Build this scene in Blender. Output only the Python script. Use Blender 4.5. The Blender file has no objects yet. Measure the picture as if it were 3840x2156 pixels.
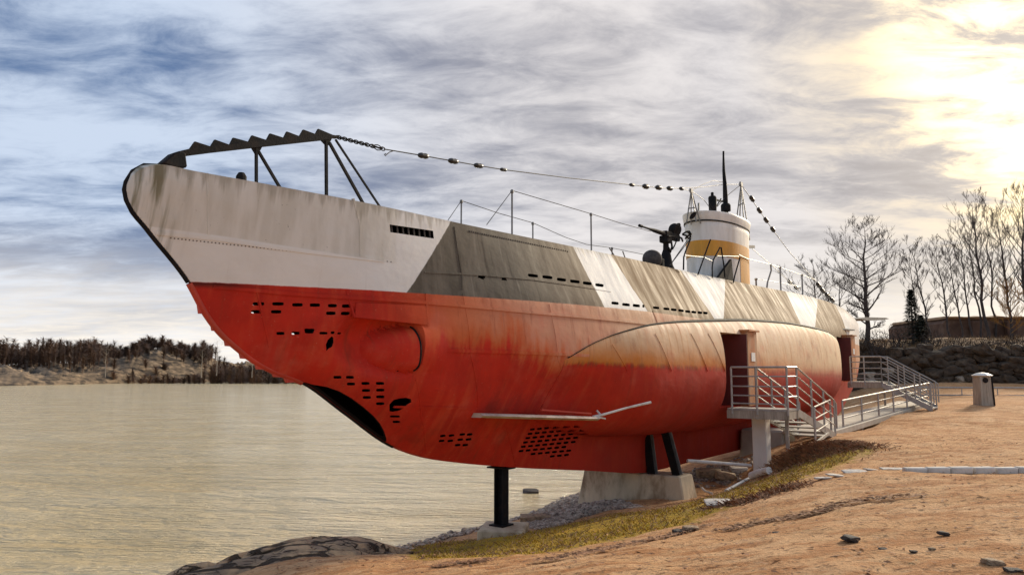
import bpy, bmesh, math, random
import numpy as np
from mathutils import Vector, Matrix, noise as mnoise
random.seed(7); np.random.seed(7)
scene = bpy.context.scene
COL = scene.collection

# ------------------------------------------------------------------ camera
EYE = 4.0                                   # eye height above the water, metres
FPX, CX, CY, HORIZON = 2850.0, 1920.0, 1078.0, 1390.0     # lens in pixels of the 3840 px photograph
PITCH = math.atan((HORIZON - CY) / FPX)
cam = bpy.data.cameras.new("camera")
cam.sensor_width = 36.0; cam.lens = 36.0 * FPX / 3840.0
cam.clip_start = 0.1; cam.clip_end = 3000
camo = bpy.data.objects.new("camera", cam); COL.objects.link(camo)
camo.location = (0, 0, EYE); camo.rotation_euler = (math.pi / 2 + PITCH, 0, 0)
scene.camera = camo

# ------------------------------------------------------------------ node helper
class NT:
    def __init__(self, tree):
        self.t = tree; self.n = tree.nodes; self.l = tree.links
    def put(self, sock, v):
        if hasattr(v, "is_output"): self.l.new(v, sock)
        elif isinstance(v, (tuple, list)) and len(v) == 3 and sock.type == 'RGBA': sock.default_value = (*v, 1)
        else: sock.default_value = v
    def math(self, op, a, b=None, c=None, clamp=False):
        n = self.n.new("ShaderNodeMath"); n.operation = op; n.use_clamp = clamp
        self.put(n.inputs[0], a)
        if b is not None: self.put(n.inputs[1], b)
        if c is not None: self.put(n.inputs[2], c)
        return n.outputs[0]
    def add(self, a, b): return self.math('ADD', a, b)
    def sub(self, a, b): return self.math('SUBTRACT', a, b)
    def mul(self, a, b): return self.math('MULTIPLY', a, b)
    def smooth(self, v, lo, hi):
        n = self.n.new("ShaderNodeMapRange"); n.interpolation_type = 'SMOOTHSTEP'
        self.put(n.inputs[0], v); n.inputs[1].default_value = lo; n.inputs[2].default_value = hi
        return n.outputs[0]
    def lin(self, v, lo, hi, a=0.0, b=1.0):
        n = self.n.new("ShaderNodeMapRange"); self.put(n.inputs[0], v)
        n.inputs[1].default_value = lo; n.inputs[2].default_value = hi
        n.inputs[3].default_value = a; n.inputs[4].default_value = b
        return n.outputs[0]
    def mix(self, f, a, b, mode='MIX'):
        n = self.n.new("ShaderNodeMix"); n.data_type = 'RGBA'; n.blend_type = mode; n.clamp_factor = True
        self.put(n.inputs[0], f); self.put(n.inputs[6], a); self.put(n.inputs[7], b)
        return n.outputs[2]
    def noise(self, vec, scale, detail=4, rough=.55, dist=0.0):
        n = self.n.new("ShaderNodeTexNoise"); n.noise_dimensions = '3D'
        if vec is not None: self.l.new(vec, n.inputs['Vector'])
        n.inputs['Scale'].default_value = scale; n.inputs['Detail'].default_value = detail
        n.inputs['Roughness'].default_value = rough; n.inputs['Distortion'].default_value = dist
        return n.outputs[0]
    def voronoi(self, vec, scale, feature='F1'):
        n = self.n.new("ShaderNodeTexVoronoi"); n.feature = feature
        self.l.new(vec, n.inputs['Vector']); n.inputs['Scale'].default_value = scale
        return n.outputs[0]
    def vscale(self, vec, s, loc=(0, 0, 0), rot=(0, 0, 0)):
        n = self.n.new("ShaderNodeMapping"); self.l.new(vec, n.inputs[0])
        n.inputs['Scale'].default_value = s; n.inputs['Location'].default_value = loc; n.inputs['Rotation'].default_value = rot
        return n.outputs[0]
    def sep(self, vec):
        n = self.n.new("ShaderNodeSeparateXYZ"); self.l.new(vec, n.inputs[0]); return n.outputs
    def comb(self, x, y, z):
        n = self.n.new("ShaderNodeCombineXYZ")
        for i, v in enumerate((x, y, z)): self.put(n.inputs[i], v)
        return n.outputs[0]
    def coord(self, k='Object'): return self.n.new("ShaderNodeTexCoord").outputs[k]
    def pos(self): return self.n.new("ShaderNodeNewGeometry").outputs['Position']
    def attr(self, name):
        n = self.n.new("ShaderNodeAttribute"); n.attribute_name = name; return n.outputs['Fac']
    def bump(self, h, strength=.3, dist=.02):
        n = self.n.new("ShaderNodeBump"); n.inputs['Strength'].default_value = strength
        n.inputs['Distance'].default_value = dist; self.l.new(h, n.inputs['Height']); return n.outputs[0]

# ------------------------------------------------------------------ sky, sun, exposure
SUN_AZ, SUN_EL = math.radians(43), math.radians(22)        # azimuth to the right of the view direction
sun_dir = Vector((math.sin(SUN_AZ) * math.cos(SUN_EL), math.cos(SUN_AZ) * math.cos(SUN_EL), math.sin(SUN_EL)))
world = bpy.data.worlds.new("World"); scene.world = world; world.use_nodes = True
def build_sky():
    w = NT(world.node_tree); w.n.clear()
    d = w.coord('Generated')
    x, y, z = w.sep(d)
    nis = w.n.new("ShaderNodeTexSky"); nis.sky_type = 'NISHITA'; nis.sun_disc = False
    nis.sun_elevation = SUN_EL; nis.sun_rotation = SUN_AZ; nis.dust_density = 2.0
    clear = w.mix(1.0, nis.outputs[0], (.06, .06, .06), 'MULTIPLY')
    zz = w.math('MAXIMUM', z, 0.0)
    k = w.math('DIVIDE', 1.0, w.add(zz, .13))
    p = w.comb(w.mul(x, k), w.mul(y, k), 0.0)
    q = w.vscale(p, (.75, 1.5, 1), (.3, 1.7, 0), (0, 0, math.radians(-24)))
    n1 = w.noise(q, 1.15, 9, .60, .35)
    n2 = w.noise(w.vscale(p, (.55, .9, 1), (4.1, 2.2, 3), (0, 0, math.radians(-30))), .75, 4, .5, .4)
    n3 = w.noise(w.vscale(p, (1.2, 2.0, 1), (1, 8, 5), (0, 0, math.radians(-14))), 3.0, 8, .65, .5)
    c = w.add(w.add(w.mul(n1, .55), w.mul(n2, .45)), w.mul(w.sub(n3, .5), .34))
    body = w.smooth(c, .37, .61)
    sd = w.n.new("ShaderNodeVectorMath"); sd.operation = 'DOT_PRODUCT'
    w.l.new(d, sd.inputs[0]); sd.inputs[1].default_value = sun_dir
    s = sd.outputs['Value']
    away = w.smooth(s, .86, .40)                        # cooler the farther from the sun
    dark = w.mix(away, (.23, .225, .25), (.066, .120, .24))
    light = w.mix(away, (.55, .525, .52), (.40, .465, .57))
    cloud = w.mix(body, dark, light)
    gaps = w.smooth(c, .44, .58)
    glow = w.mul(w.smooth(s, .905, .985), w.add(w.mul(gaps, .60), .12))
    cloud = w.mix(glow, cloud, (.88, .68, .38))
    core = w.mul(w.smooth(s, .955, .99), gaps)
    cloud = w.mix(core, cloud, (2.4, 1.85, .95))
    hz = w.smooth(zz, .20, .02)                           # milky light under the cloud deck
    cloud = w.mix(w.mul(hz, w.lin(n3, .3, .75, 1.0, .45)), cloud, (.74, .68, .60))
    cover = w.lin(body, 0, 1, .93, 1.0)
    col = w.mix(cover, clear, cloud)
    # below the horizon: dim ground tone
    col = w.mix(w.smooth(z, 0.0, -.05), col, (.22, .18, .13))
    bg = w.n.new("ShaderNodeBackground"); w.l.new(col, bg.inputs[0]); bg.inputs[1].default_value = 1.0
    out = w.n.new("ShaderNodeOutputWorld"); w.l.new(bg.outputs[0], out.inputs[0])
build_sky()
sun = bpy.data.lights.new("sun", 'SUN'); sun.energy = 3.0; sun.angle = math.radians(10); sun.color = (1.0, .86, .66)
suno = bpy.data.objects.new("sun", sun); COL.objects.link(suno)
suno.rotation_euler = (-sun_dir).to_track_quat('-Z', 'Y').to_euler(); suno.location = (60, 60, 40)
vs = scene.view_settings; vs.view_transform = 'Standard'; vs.look = 'None'; vs.gamma = 1.0; vs.use_curve_mapping = False
vs.exposure = 0.62
scene.render.engine = 'CYCLES'

# ------------------------------------------------------------------ picture <-> place
def ray(px, py):
    u = (px - CX) / FPX; v = -(py - CY) / FPX
    return np.array([u, math.cos(PITCH) - v * math.sin(PITCH), math.sin(PITCH) + v * math.cos(PITCH)])
HEAD = math.radians(36)                                   # heading of the boat's axis, right of the view
AX = np.array([math.sin(HEAD), math.cos(HEAD)]); PT = np.array([math.cos(HEAD), -math.sin(HEAD)])
BOW = np.array([-4.7, 9.2])
def boat(px, py, off=0.0):
    """a sight line met by the boat's lengthwise plane `off` metres to port -> (t, z)"""
    d = ray(px, py); k = (off + BOW @ PT) / (d[:2] @ PT); P = d * k
    return float((P[:2] - BOW) @ AX), float(EYE + P[2])
def L(px, py, off=0.0):
    t, z = boat(px, py, off); return Vector((t, -off, z))
def level(px, py, z):
    d = ray(px, py); k = (z - EYE) / d[2]; return Vector((d[0] * k, d[1] * k, z))
def atdepth(px, py, y):
    d = ray(px, py); k = y / d[1]; return Vector((d[0] * k, y, EYE + d[2] * k))
def toworld(t, off, z):
    q = BOW + AX * t + PT * off; return Vector((q[0], q[1], z))

# ------------------------------------------------------------------ object helpers
def link(o, parent=None):
    COL.objects.link(o)
    if parent is not None: o.parent = parent
    return o
def tag(o, label=None, cat=None, group=None, kind=None):
    if label: o["label"] = label
    if cat: o["category"] = cat; o["kind"] = "thing"
    if group: o["group"] = group
    if kind: o["kind"] = kind
    return o
def empty(name, loc=(0, 0, 0), rz=0.0):
    o = bpy.data.objects.new(name, None); o.empty_display_size = .3
    o.location = loc; o.rotation_euler = (0, 0, rz); return link(o)
class MB:
    """collects faces; build() makes ONE mesh object"""
    def __init__(self): self.v = []; self.f = []; self.m = []
    def add(self, vs, fs, mi=0):
        b = len(self.v); self.v += [tuple(p) for p in vs]; self.f += [tuple(i + b for i in q) for q in fs]; self.m += [mi] * len(fs)
    def box(self, c, s, rot=None, mi=0):
        c = Vector(c); hx, hy, hz = s[0] / 2, s[1] / 2, s[2] / 2
        P = [Vector((a * hx, b * hy, d * hz)) for d in (-1, 1) for b in (-1, 1) for a in (-1, 1)]
        if rot is not None: P = [rot @ p for p in P]
        self.add([p + c for p in P], [(0, 2, 3, 1), (4, 5, 7, 6), (0, 1, 5, 4), (2, 6, 7, 3), (1, 3, 7, 5), (0, 4, 6, 2)], mi)
    def bar(self, a, b, w, h=None, up=(0, 0, 1), mi=0):
        a, b = Vector(a), Vector(b); h = h or w; d = b - a
        x = d.normalized(); u = Vector(up)
        if abs(x.dot(u)) > .98: u = Vector((1, 0, 0))
        y = u.cross(x).normalized(); zz = x.cross(y)
        self.box((a + b) / 2, (d.length, w, h), Matrix((x, y, zz)).transposed(), mi)
    def tube(self, pts, r, n=6, cap=True, mi=0):
        pts = [Vector(p) for p in pts]; R = r if isinstance(r, (list, tuple)) else [r] * len(pts)
        vs = []; u = None
        for i, p in enumerate(pts):
            d = (pts[min(i + 1, len(pts) - 1)] - pts[max(i - 1, 0)]).normalized()
            if u is None: u = d.orthogonal().normalized()
            u = (u - d * u.dot(d)); u = u.normalized() if u.length > 1e-6 else d.orthogonal().normalized()
            w = d.cross(u)
            for j in range(n):
                a = 2 * math.pi * j / n; vs.append(p + (u * math.cos(a) + w * math.sin(a)) * R[i])
        fs = [(i * n + j, i * n + (j + 1) % n, (i + 1) * n + (j + 1) % n, (i + 1) * n + j) for i in range(len(pts) - 1) for j in range(n)]
        if cap: fs += [tuple(range(n))[::-1], tuple((len(pts) - 1) * n + j for j in range(n))]
        self.add(vs, fs, mi)
    def lathe(self, prof, c=(0, 0, 0), n=16, axis=None, mi=0, sx=1.0, sy=1.0):
        c = Vector(c); M = Matrix.Identity(3)
        if axis is not None: M = Vector((0, 0, 1)).rotation_difference(Vector(axis)).to_matrix()
        vs = [c + M @ Vector((r * math.cos(2 * math.pi * j / n) * sx, r * math.sin(2 * math.pi * j / n) * sy, z)) for r, z in prof for j in range(n)]
        k = len(prof)
        fs = [(i * n + j, i * n + (j + 1) % n, (i + 1) * n + (j + 1) % n, (i + 1) * n + j) for i in range(k - 1) for j in range(n)]
        fs += [tuple(range(n))[::-1], tuple((k - 1) * n + j for j in range(n))]
        self.add(vs, fs, mi)
    def plate(self, poly, y0, y1, mi=0):
        """a polygon in the (x, z) plane given thickness along y"""
        n = len(poly)
        vs = [(p[0], y0, p[1]) for p in poly] + [(p[0], y1, p[1]) for p in poly]
        fs = [tuple(range(n)), tuple(range(2 * n - 1, n - 1, -1))] + [(i, i + n, (i + 1) % n + n, (i + 1) % n) for i in range(n)]
        self.add(vs, fs, mi)
    def build(self, name, mat, parent=None, smooth=None, bevel=None, fix=True):
        me = bpy.data.meshes.new(name); me.from_pydata([tuple(p) for p in self.v], [], self.f)
        for m in (mat if isinstance(mat, (list, tuple)) else [mat]): me.materials.append(m)
        if any(self.m): me.polygons.foreach_set("material_index", self.m)
        if fix or bevel:
            bm = bmesh.new(); bm.from_mesh(me)
            if bevel:
                bmesh.ops.bevel(bm, geom=[e for e in bm.edges if len(e.link_faces) == 2 and e.calc_face_angle(0) > .6], offset=bevel, segments=1, profile=.5, affect='EDGES')
            bmesh.ops.recalc_face_normals(bm, faces=bm.faces); bm.to_mesh(me); bm.free()
        if smooth is not None:
            me.polygons.foreach_set("use_smooth", [True] * len(me.polygons)); me.set_sharp_from_angle(angle=math.radians(smooth))
        me.update()
        return link(bpy.data.objects.new(name, me), parent)
def part(name, mat, parent, fn, smooth=None, bevel=None):
    m = MB(); fn(m); return m.build(name, mat, parent, smooth, bevel)

# ------------------------------------------------------------------ materials
def mat(name, col, rough=.6, metal=0.0, var=.15, vscale=3.0, col2=None, bump=0.0, bscale=20.0, stretch=(1, 1, 1), c2amt=.5, spec=.5):
    m = bpy.data.materials.new(name); m.use_nodes = True; g = NT(m.node_tree)
    b = g.n["Principled BSDF"]
    v = g.vscale(g.coord('Object'), stretch)
    n = g.noise(v, vscale, 6, .6)
    f = g.lin(n, .3, .7, 1 - var, 1 + var)
    c = g.mix(1.0, col, g.comb(f, f, f), 'MULTIPLY')
    if col2:
        n2 = g.noise(g.vscale(v, (1, 1, 1), (5, 3, 1)), vscale * .7, 7, .65)
        c = g.mix(g.mul(g.smooth(n2, .45, .65), c2amt), c, col2)
    g.l.new(c, b.inputs['Base Color']); b.inputs['Roughness'].default_value = rough; b.inputs['Metallic'].default_value = metal
    b.inputs['Specular IOR Level'].default_value = spec
    if bump: g.l.new(g.bump(g.noise(v, bscale, 6, .6), bump, .02), b.inputs['Normal'])
    return m
M = {}
M['black'] = mat("black_steel", (.010, .010, .011), .75, 0, .3, 6, (.04, .025, .018), .2, 30, c2amt=.35, spec=.15)
M['grey_steel'] = mat("grey_steel", (.22, .22, .21), .5, .2, .2, 5, (.12, .09, .06), .15, 30)
M['galv'] = mat("galvanised_steel", (.36, .35, .33), .5, .35, .18, 8, (.30, .22, .16), .1, 40, c2amt=.4)
M['white'] = mat("white_paint", (.72, .71, .67), .5, 0, .1, 4, (.45, .40, .31), .1, 25, (1, 1, .35), .35)
M['cream_col'] = mat("pale_concrete_column", (.82, .80, .74), .7, 0, .1, 3, (.6, .55, .46), .25, 18, (1, 1, .4), .4)
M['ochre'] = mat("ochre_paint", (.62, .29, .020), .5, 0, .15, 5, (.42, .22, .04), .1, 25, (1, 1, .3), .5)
M['red'] = mat("red_antifouling", (.52, .045, .022), .55, 0, .2, 3, (.40, .07, .03), .12, 25, (1, 1, .4), .5)
M['maroon'] = mat("shaded_door_red", (.10, .012, .010), .6, 0, .2, 3)  # shade of the doorway recess is put into this dark red
M['orange_jamb'] = mat("orange_primer_jamb", (.47, .17, .05), .6, 0, .2, 4, (.45, .32, .20), .1, 25, (1, 1, .5), .7)
M['concrete'] = mat("old_concrete", (.58, .48, .33), .85, 0, .25, 2.2, (.24, .16, .09), .6, 14, (1, 1, .45), .9)
M['concrete2'] = mat("pale_concrete", (.52, .47, .38), .85, 0, .15, 2.2, (.36, .31, .24), .4, 22, (1, 1, .6), .6)
M['wire'] = mat("wire_rope", (.05, .05, .05), .5, .4, .2, 20)
M['porcelain'] = mat("brown_insulator", (.02, .018, .017), .35, 0, .3, 30)
M['rock'] = mat("granite", (.40, .28, .17), .85, 0, .4, 2.5, (.12, .082, .052), 1.0, 7, (1, 1, 1), .85)
M['outcrop'] = mat('granite_outcrop', (.66, .45, .26), .85, 0, .45, 2.6, (.10, .068, .045), 1.0, 9, (.5, 2.0, 2.0), .9)
M['rock_far'] = mat("far_granite", (.20, .14, .085), .9, 0, .6, .45, (.022, .015, .010), 1.0, .9, (.5, 1, 3.0), 1.0)
M['stone_dark'] = mat("dark_stone", (.045, .037, .033), .85, 0, .4, 6, (.12, .10, .08), .5, 15)
M['pebble'] = mat("pebbles", (.25, .195, .145), .8, 0, .9, 9.0, (.66, .56, .45), .3, 20, c2amt=.8)
M['litter'] = mat("leaf_litter", (.24, .115, .055), .9, 0, .8, 7, (.46, .24, .11), 0, 1)
M['moss'] = mat("moss_grass", (.46, .30, .025), .9, 0, .35, 2, (.26, .20, .02), 0, 1)
M['drygrass'] = mat("dry_grass", (.27, .16, .065), .9, 0, .4, 3, (.36, .24, .11), 0, 1)
M['edging'] = mat("pale_edging_stone", (.62, .57, .50), .85, 0, .2, 5, (.30, .24, .18), .4, 25)
M['pipe'] = mat("pale_pipe", (.66, .63, .58), .6, 0, .12, 5, (.45, .38, .30), .1, 25)
M['bark'] = mat("bark", (.050, .040, .036), .9, 0, .4, 4, (.09, .07, .06), .3, 20)
M['bark_pale'] = mat("pale_birch_bark", (.34, .29, .23), .9, 0, .35, .8, (.10, .08, .07), .2, 10)
M['twig'] = mat("twigs", (.060, .045, .040), .9, 0, .3, 2)
M['twig_warm'] = mat("warm_twigs", (.30, .15, .03), .9, 0, .3, 2)
M['needle'] = mat("spruce_needles", (.012, .022, .012), .85, 0, .5, 2)
M['shrub'] = mat("bare_shrub", (.050, .034, .022), .9, 0, .5, 1.5, (.10, .06, .035))
M['wood_far'] = mat("far_bare_wood", (.15, .09, .06), .95, 0, .5, .25, (.05, .032, .022), 0, 1, (1, 1, .5), .8)
M['brown_wall'] = mat("weathered_brown_wall", (.115, .060, .036), .9, 0, .35, .9, (.20, .125, .08), .5, 6, (1, 1, 1), .8)
M['grey_wood'] = mat("weathered_grey_timber", (.38, .33, .26), .8, 0, .25, 4, (.20, .16, .12), .3, 20, (4, 4, .4), .6)

# ================================================================== hull form
def pchip(xs, ys):
    xs = np.array(xs, float); ys = np.array(ys, float); h = np.diff(xs); d = np.diff(ys) / h
    m = np.zeros(len(xs))
    for i in range(1, len(xs) - 1):
        if d[i - 1] * d[i] > 0:
            w1 = 2 * h[i] + h[i - 1]; w2 = h[i] + 2 * h[i - 1]; m[i] = (w1 + w2) / (w1 / d[i - 1] + w2 / d[i])
    m[0] = d[0]; m[-1] = d[-1]
    def f(x):
        x = np.clip(x, xs[0], xs[-1]); i = np.clip(np.searchsorted(xs, x) - 1, 0, len(h) - 1)
        s = (x - xs[i]) / h[i]; hh = h[i]
        return ys[i] * (1 + 2 * s) * (1 - s) ** 2 + m[i] * hh * s * (1 - s) ** 2 + ys[i + 1] * s * s * (3 - 2 * s) + m[i + 1] * hh * s * s * (s - 1)
    return f
ST = [-.08, .1, .5, 1, 2, 3, 4, 5.5, 7, 9, 11, 13.5, 22, 27, 31, 34, 37, 39.5, 40.5]
YS = [[.02] * 7, [.03, .06, .09, .12, .14, .15, .15], [.03, .09, .15, .2, .25, .29, .31], [.03, .11, .19, .27, .34, .4, .44], [.04, .16, .27, .38, .48, .55, .6],
      [.05, .35, .55, .62, .66, .69, .72], [.06, .5, .8, .88, .84, .8, .78], [.1, .55, .95, 1.15, 1.1, .95, .83], [.2, .55, 1.0, 1.4, 1.32, 1.08, .86], [.32, .5, .95, 1.6, 1.5, 1.2, .88],
      [.42, .5, .9, 1.7, 1.58, 1.25, .88], [.45, .47, .85, 1.75, 1.62, 1.28, .88], [.45, .47, .85, 1.75, 1.62, 1.28, .88], [.45, .47, .8, 1.6, 1.5, 1.2, .82], [.4, .42, .6, 1.25, 1.25, 1.05, .75],
      [.25, .3, .4, .85, .95, .88, .65], [.12, .2, .3, .45, .55, .55, .45], [.05, .1, .14, .18, .22, .25, .22], [.02] * 7]
E7 = [0, .17, .33, .5, .67, .83, 1]
FS = [E7, E7, E7, E7, [0, .12, .25, .45, .65, .83, 1], [0, .1, .22, .52, .65, .83, 1], [0, .12, .28, .5, .6, .8, 1], [0, .13, .3, .52, .65, .82, 1], [0, .14, .3, .5, .68, .85, 1], [0, .13, .28, .5, .7, .85, 1], [0, .14, .27, .5, .71, .85, 1],
      [0, .155, .24, .48, .72, .86, 1], [0, .155, .24, .48, .72, .86, 1], [0, .155, .24, .48, .72, .86, 1], [0, .155, .24, .48, .72, .86, 1], [0, .15, .25, .48, .7, .85, 1], [0, .15, .3, .48, .7, .85, 1], E7, E7]
yf = [pchip(ST, [r[i] for r in YS]) for i in range(7)]
ff = [pchip(ST, [r[i] for r in FS]) for i in range(7)]
keel_z = pchip([-.08, -.04, .25, .83, .911, 1.085, 1.314, 1.547, 1.826, 2.156, 2.656, 3.529, 4.404, 4.919, 5.529, 6.29, 7.91, 10.29, 12.8, 13.5, 20, 29, 31, 34, 37, 39.5, 40.5],
               [6.20, 6.08, 5.75, 5.145, 5.025, 4.759, 4.51, 4.337, 4.159, 4.008, 3.847, 3.345, 2.833, 2.625, 2.458, 2.32, 2.08, 1.79, 1.48, 1.44, 1.45, 1.45, 1.55, 1.9, 2.7, 3.7, 4.6])
deck_z = pchip([-.08, -.02, .12, .29, .59, 1.01, 1.56, 3.56, 5.15, 6.82, 9, 12.14, 14.7, 17.9, 22.1, 26.3, 30.7, 34.2, 37.5, 40.5],
               [6.24, 6.40, 6.52, 6.56, 6.537, 6.528, 6.528, 6.54, 6.546, 6.573, 6.62, 6.685, 6.716, 6.787, 6.888, 7.01, 7.06, 7.0, 6.75, 6.4])
def section(t):
    return pchip(np.maximum.accumulate(np.array([float(f(t)) + 1e-5 * i for i, f in enumerate(ff)])), [float(f(t)) for f in yf])
_sec = {}
def half(t, z):
    """half breadth of the hull at station t, height z"""
    k = round(float(t), 3)
    if k not in _sec: _sec[k] = section(k)
    zb, zd = float(keel_z(t)), float(deck_z(t))
    return float(_sec[k](min(max((z - zb) / max(zd - zb, .02), 0), 1)))
def onhull(px, py):
    t, z = boat(px, py, .8)
    for i in range(40):
        t2, z2 = boat(px, py, half(t, z)); t = .5 * (t + t2); z = .5 * (z + z2)
    return t, z
def waterline(t): return float(np.interp(t, [0, 3, 7, 11, 40], [5.13, 5.21, 5.285, 5.34, 5.36]))

TUBE_T, TUBE_Z = onhull(1556, 1302)
def pocket(t, z):
    """the scoop before the torpedo tube: hollowed plating with the tube's blister swelling out of it"""
    a = ((t - TUBE_T + .42) / .78) ** 2 + ((z - TUBE_Z - .07) / .43) ** 2
    hollow = .36 * math.exp(-a * a * .9) * (1.0 if t < TUBE_T + .03 else max(0, 1 - (t - TUBE_T - .03) / .06))
    x = max(0, (TUBE_T - t) / .66); r2 = x ** 2.2 + ((z - TUBE_Z + .02) / .36) ** 2
    swell = (.44 if t < TUBE_T + .01 else .13 * max(0, 1 - (t - TUBE_T) / .75)) * max(0, 1 - r2) ** .62
    return hollow - swell

# ------------------------------------------------------------------ hull paint
def line_of(a, b):
    (t0, z0), (t1, z1) = onhull(*a), onhull(*b); k = (t1 - t0) / (z1 - z0); return t0 + k * (6 - z0), k
def hull_material(name, tank=False):
    m = bpy.data.materials.new(name); m.use_nodes = True; g = NT(m.node_tree); b = g.n["Principled BSDF"]
    co = g.coord('Object'); x, y, z = g.sep(co)
    streak = g.noise(g.vscale(co, (3.2, .3, .55)), 1.6, 4, .55, .25)
    streak2 = g.noise(g.vscale(co, (6, .4, .60), (3, 1, 2)), 1.5, 4, .55, .2)
    blot = g.noise(co, 1.1, 7, .65); fine = g.noise(co, 9, 6, .6); speck = g.noise(co, 26, 4, .7)
    def band(l0, l1):
        out = None
        for (t0, k), s in ((l0, 1), (l1, -1)):
            e = g.mul(g.sub(g.sub(x, g.mul(g.sub(z, 6.0), k)), t0), s)
            e = g.smooth(g.add(e, g.mul(g.sub(fine, .5), .05)), -.012, .012)
            out = e if out is None else g.mul(out, e)
        return out
    # ---- red underwater paint, worn to salmon and buff up and aft, warm light painted in
    red = g.mix(g.smooth(blot, .35, .7), (.58, .032, .016), (.42, .024, .014))
    red = g.mix(g.mul(g.smooth(streak, .45, .75), .55), red, (.62, .085, .035))
    if not tank:
        up = g.add(g.add(g.mul(g.sub(z, 4.72), .9), g.mul(g.sub(blot, .5), .9)), g.mul(g.sub(streak, .5), 1.1))
        up = g.add(up, g.lin(x, 4, 12, .10, 1.05))
        red = g.mix(g.mul(g.smooth(up, -.2, .18), g.smooth(x, 3.2, 5.5)), red, (.60, .135, .040))
        red = g.mix(g.mul(g.smooth(up, .0, .55), g.smooth(x, 4.0, 7.5)), red, (.62, .30, .185))
        red = g.mix(g.mul(g.smooth(up, .5, 1.1), g.smooth(x, 7, 11)), red, (.64, .40, .25))
    else:
        up = g.sub(z, g.add(4.13, g.mul(g.sub(x, 8.5), -.018)))
        buff = g.mix(g.smooth(g.add(up, g.mul(g.sub(blot, .5), .7)), .0, .62), (.60, .20, .035), (.68, .46, .28))
        buff = g.mix(g.smooth(g.add(up, g.mul(g.sub(blot, .5), .6)), .55, 1.25), buff, (.72, .56, .40))
        buff = g.mix(g.mul(g.smooth(x, 15, 25), .7), buff, (.74, .56, .35))  # paler aft: sun glint on the tank put into the buff
        buff = g.mix(g.mul(g.smooth(streak2, .5, .72), .45), buff, (.66, .31, .12))
        edge = g.lin(x, 10, 24, .06, .30)
        red = g.mix(g.smooth(g.math('DIVIDE', g.add(g.add(up, g.mul(g.sub(streak, .5), .16)), g.mul(g.sub(blot, .5), .25)), edge), -.6, 1.0), red, buff)
        rustline = g.mul(g.smooth(g.math('ABSOLUTE', up), .10, .0), g.smooth(streak2, .42, .6))
        red = g.mix(g.mul(rustline, .6), red, (.18, .07, .03))
    red = g.mix(g.mul(g.smooth(streak2, .56, .78), .5), red, (.26, .045, .022))
    red = g.mix(g.mul(g.smooth(speck, .62, .74), .45), red, (.60, .25, .16))
    chalk = g.mul(g.smooth(g.noise(g.vscale(co, (1, 1, 1.6), (7, 2, 1)), .9, 6, .6), .50, .72), g.lin(streak, .35, .65, .2, 1.0))
    red = g.mix(g.mul(chalk, .42), red, (.66, .19, .125))
    grime = g.mul(g.smooth(g.noise(g.vscale(co, (1, 1, .7), (2, 9, 4)), 1.4, 7, .68), .53, .75), .55)
    red = g.mix(grime, red, (.20, .030, .018))
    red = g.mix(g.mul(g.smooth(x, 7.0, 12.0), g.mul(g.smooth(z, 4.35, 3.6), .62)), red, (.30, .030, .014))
    col = red
    if not tank:
        # ---- winter camouflage above it
        ltop = g.add(z, g.mul(x, .0))
        white = g.mix(g.smooth(blot, .3, .75), (.82, .81, .77), (.75, .735, .69))
        upper = g.smooth(g.sub(z, g.add(5.80, g.mul(x, -.035))), -.01, .012)
        beige = g.mul(upper, g.smooth(x, 3.85, 3.78))
        dirty = g.mix(g.smooth(streak, .35, .7), (.72, .70, .64), (.60, .575, .505))
        white = g.mix(g.mul(beige, .9), white, dirty)
        moss = g.mul(g.smooth(x, .75, .15), g.smooth(streak2, .42, .66))
        white = g.mix(g.mul(moss, .85), white, (.13, .12, .045))
        white = g.mix(g.mul(g.smooth(streak2, .60, .76), .22), white, (.34, .29, .21))
        white = g.mix(g.mul(g.smooth(speck, .66, .74), g.mul(beige, .8)), white, (.10, .075, .05))
        dsub = g.sub(z, g.lin(x, 3.5, 22, 6.36, 6.70))
        white = g.mix(g.mul(g.smooth(g.add(dsub, g.mul(g.sub(streak2, .5), 1.0)), -.02, .2), .45), white, (.20, .17, .11))
        grey = g.mix(g.smooth(streak, .32, .68), (.095, .080, .060), (.165, .143, .112))
        grey = g.mix(g.mul(g.smooth(streak2, .58, .74), .55), grey, (.27, .24, .195))
        grey = g.mix(g.mul(g.smooth(streak2, .44, .30), .6), grey, (.040, .030, .022))
        tan = g.mix(g.smooth(streak, .35, .65), (.25, .168, .088), (.22, .146, .076))
        grey = g.mix(g.smooth(x, 6.2, 9.5), grey, g.mix(.45, grey, tan))
        col_up = white
        bands = [((1690, 832), (1530, 1092), (2148, 922), (2265, 1150), grey), ((2295, 962), (2427, 1165), (2557, 1019), (2675, 1189), tan),
                 ((2719, 1052), (2714, 1189), (2949, 1100), (2995, 1198), tan), ((3066, 1128), (3060, 1190), (3140, 1158), (3165, 1215), tan)]
        for a0, a1, b0, b1, c in bands:
            col_up = g.mix(band(line_of(a0, a1), line_of(b0, b1)), col_up, c)
        wl = g.n.new("ShaderNodeFloatCurve"); wl.mapping.use_clip = False
        cv = wl.mapping.curves[0]
        pts = [(0, .13), (3 / 40, .21), (7 / 40, .285), (11 / 40, .34), (1, .36)]
        for i, p in enumerate(pts):
            if i < 2: cv.points[i].location = p if i == 0 else pts[-1]
        for p in pts[1:-1]: cv.points.new(*p)
        for q in cv.points: q.handle_type = 'VECTOR'
        wl.mapping.update(); g.put(wl.inputs['Value'], g.mul(x, 1 / 40))
        e = g.sub(g.sub(z, 5.0), wl.outputs[0])
        e = g.add(e, g.mul(g.sub(fine, .5), .018))
        col = g.mix(g.smooth(e, -.008, .008), red, col_up)
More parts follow.
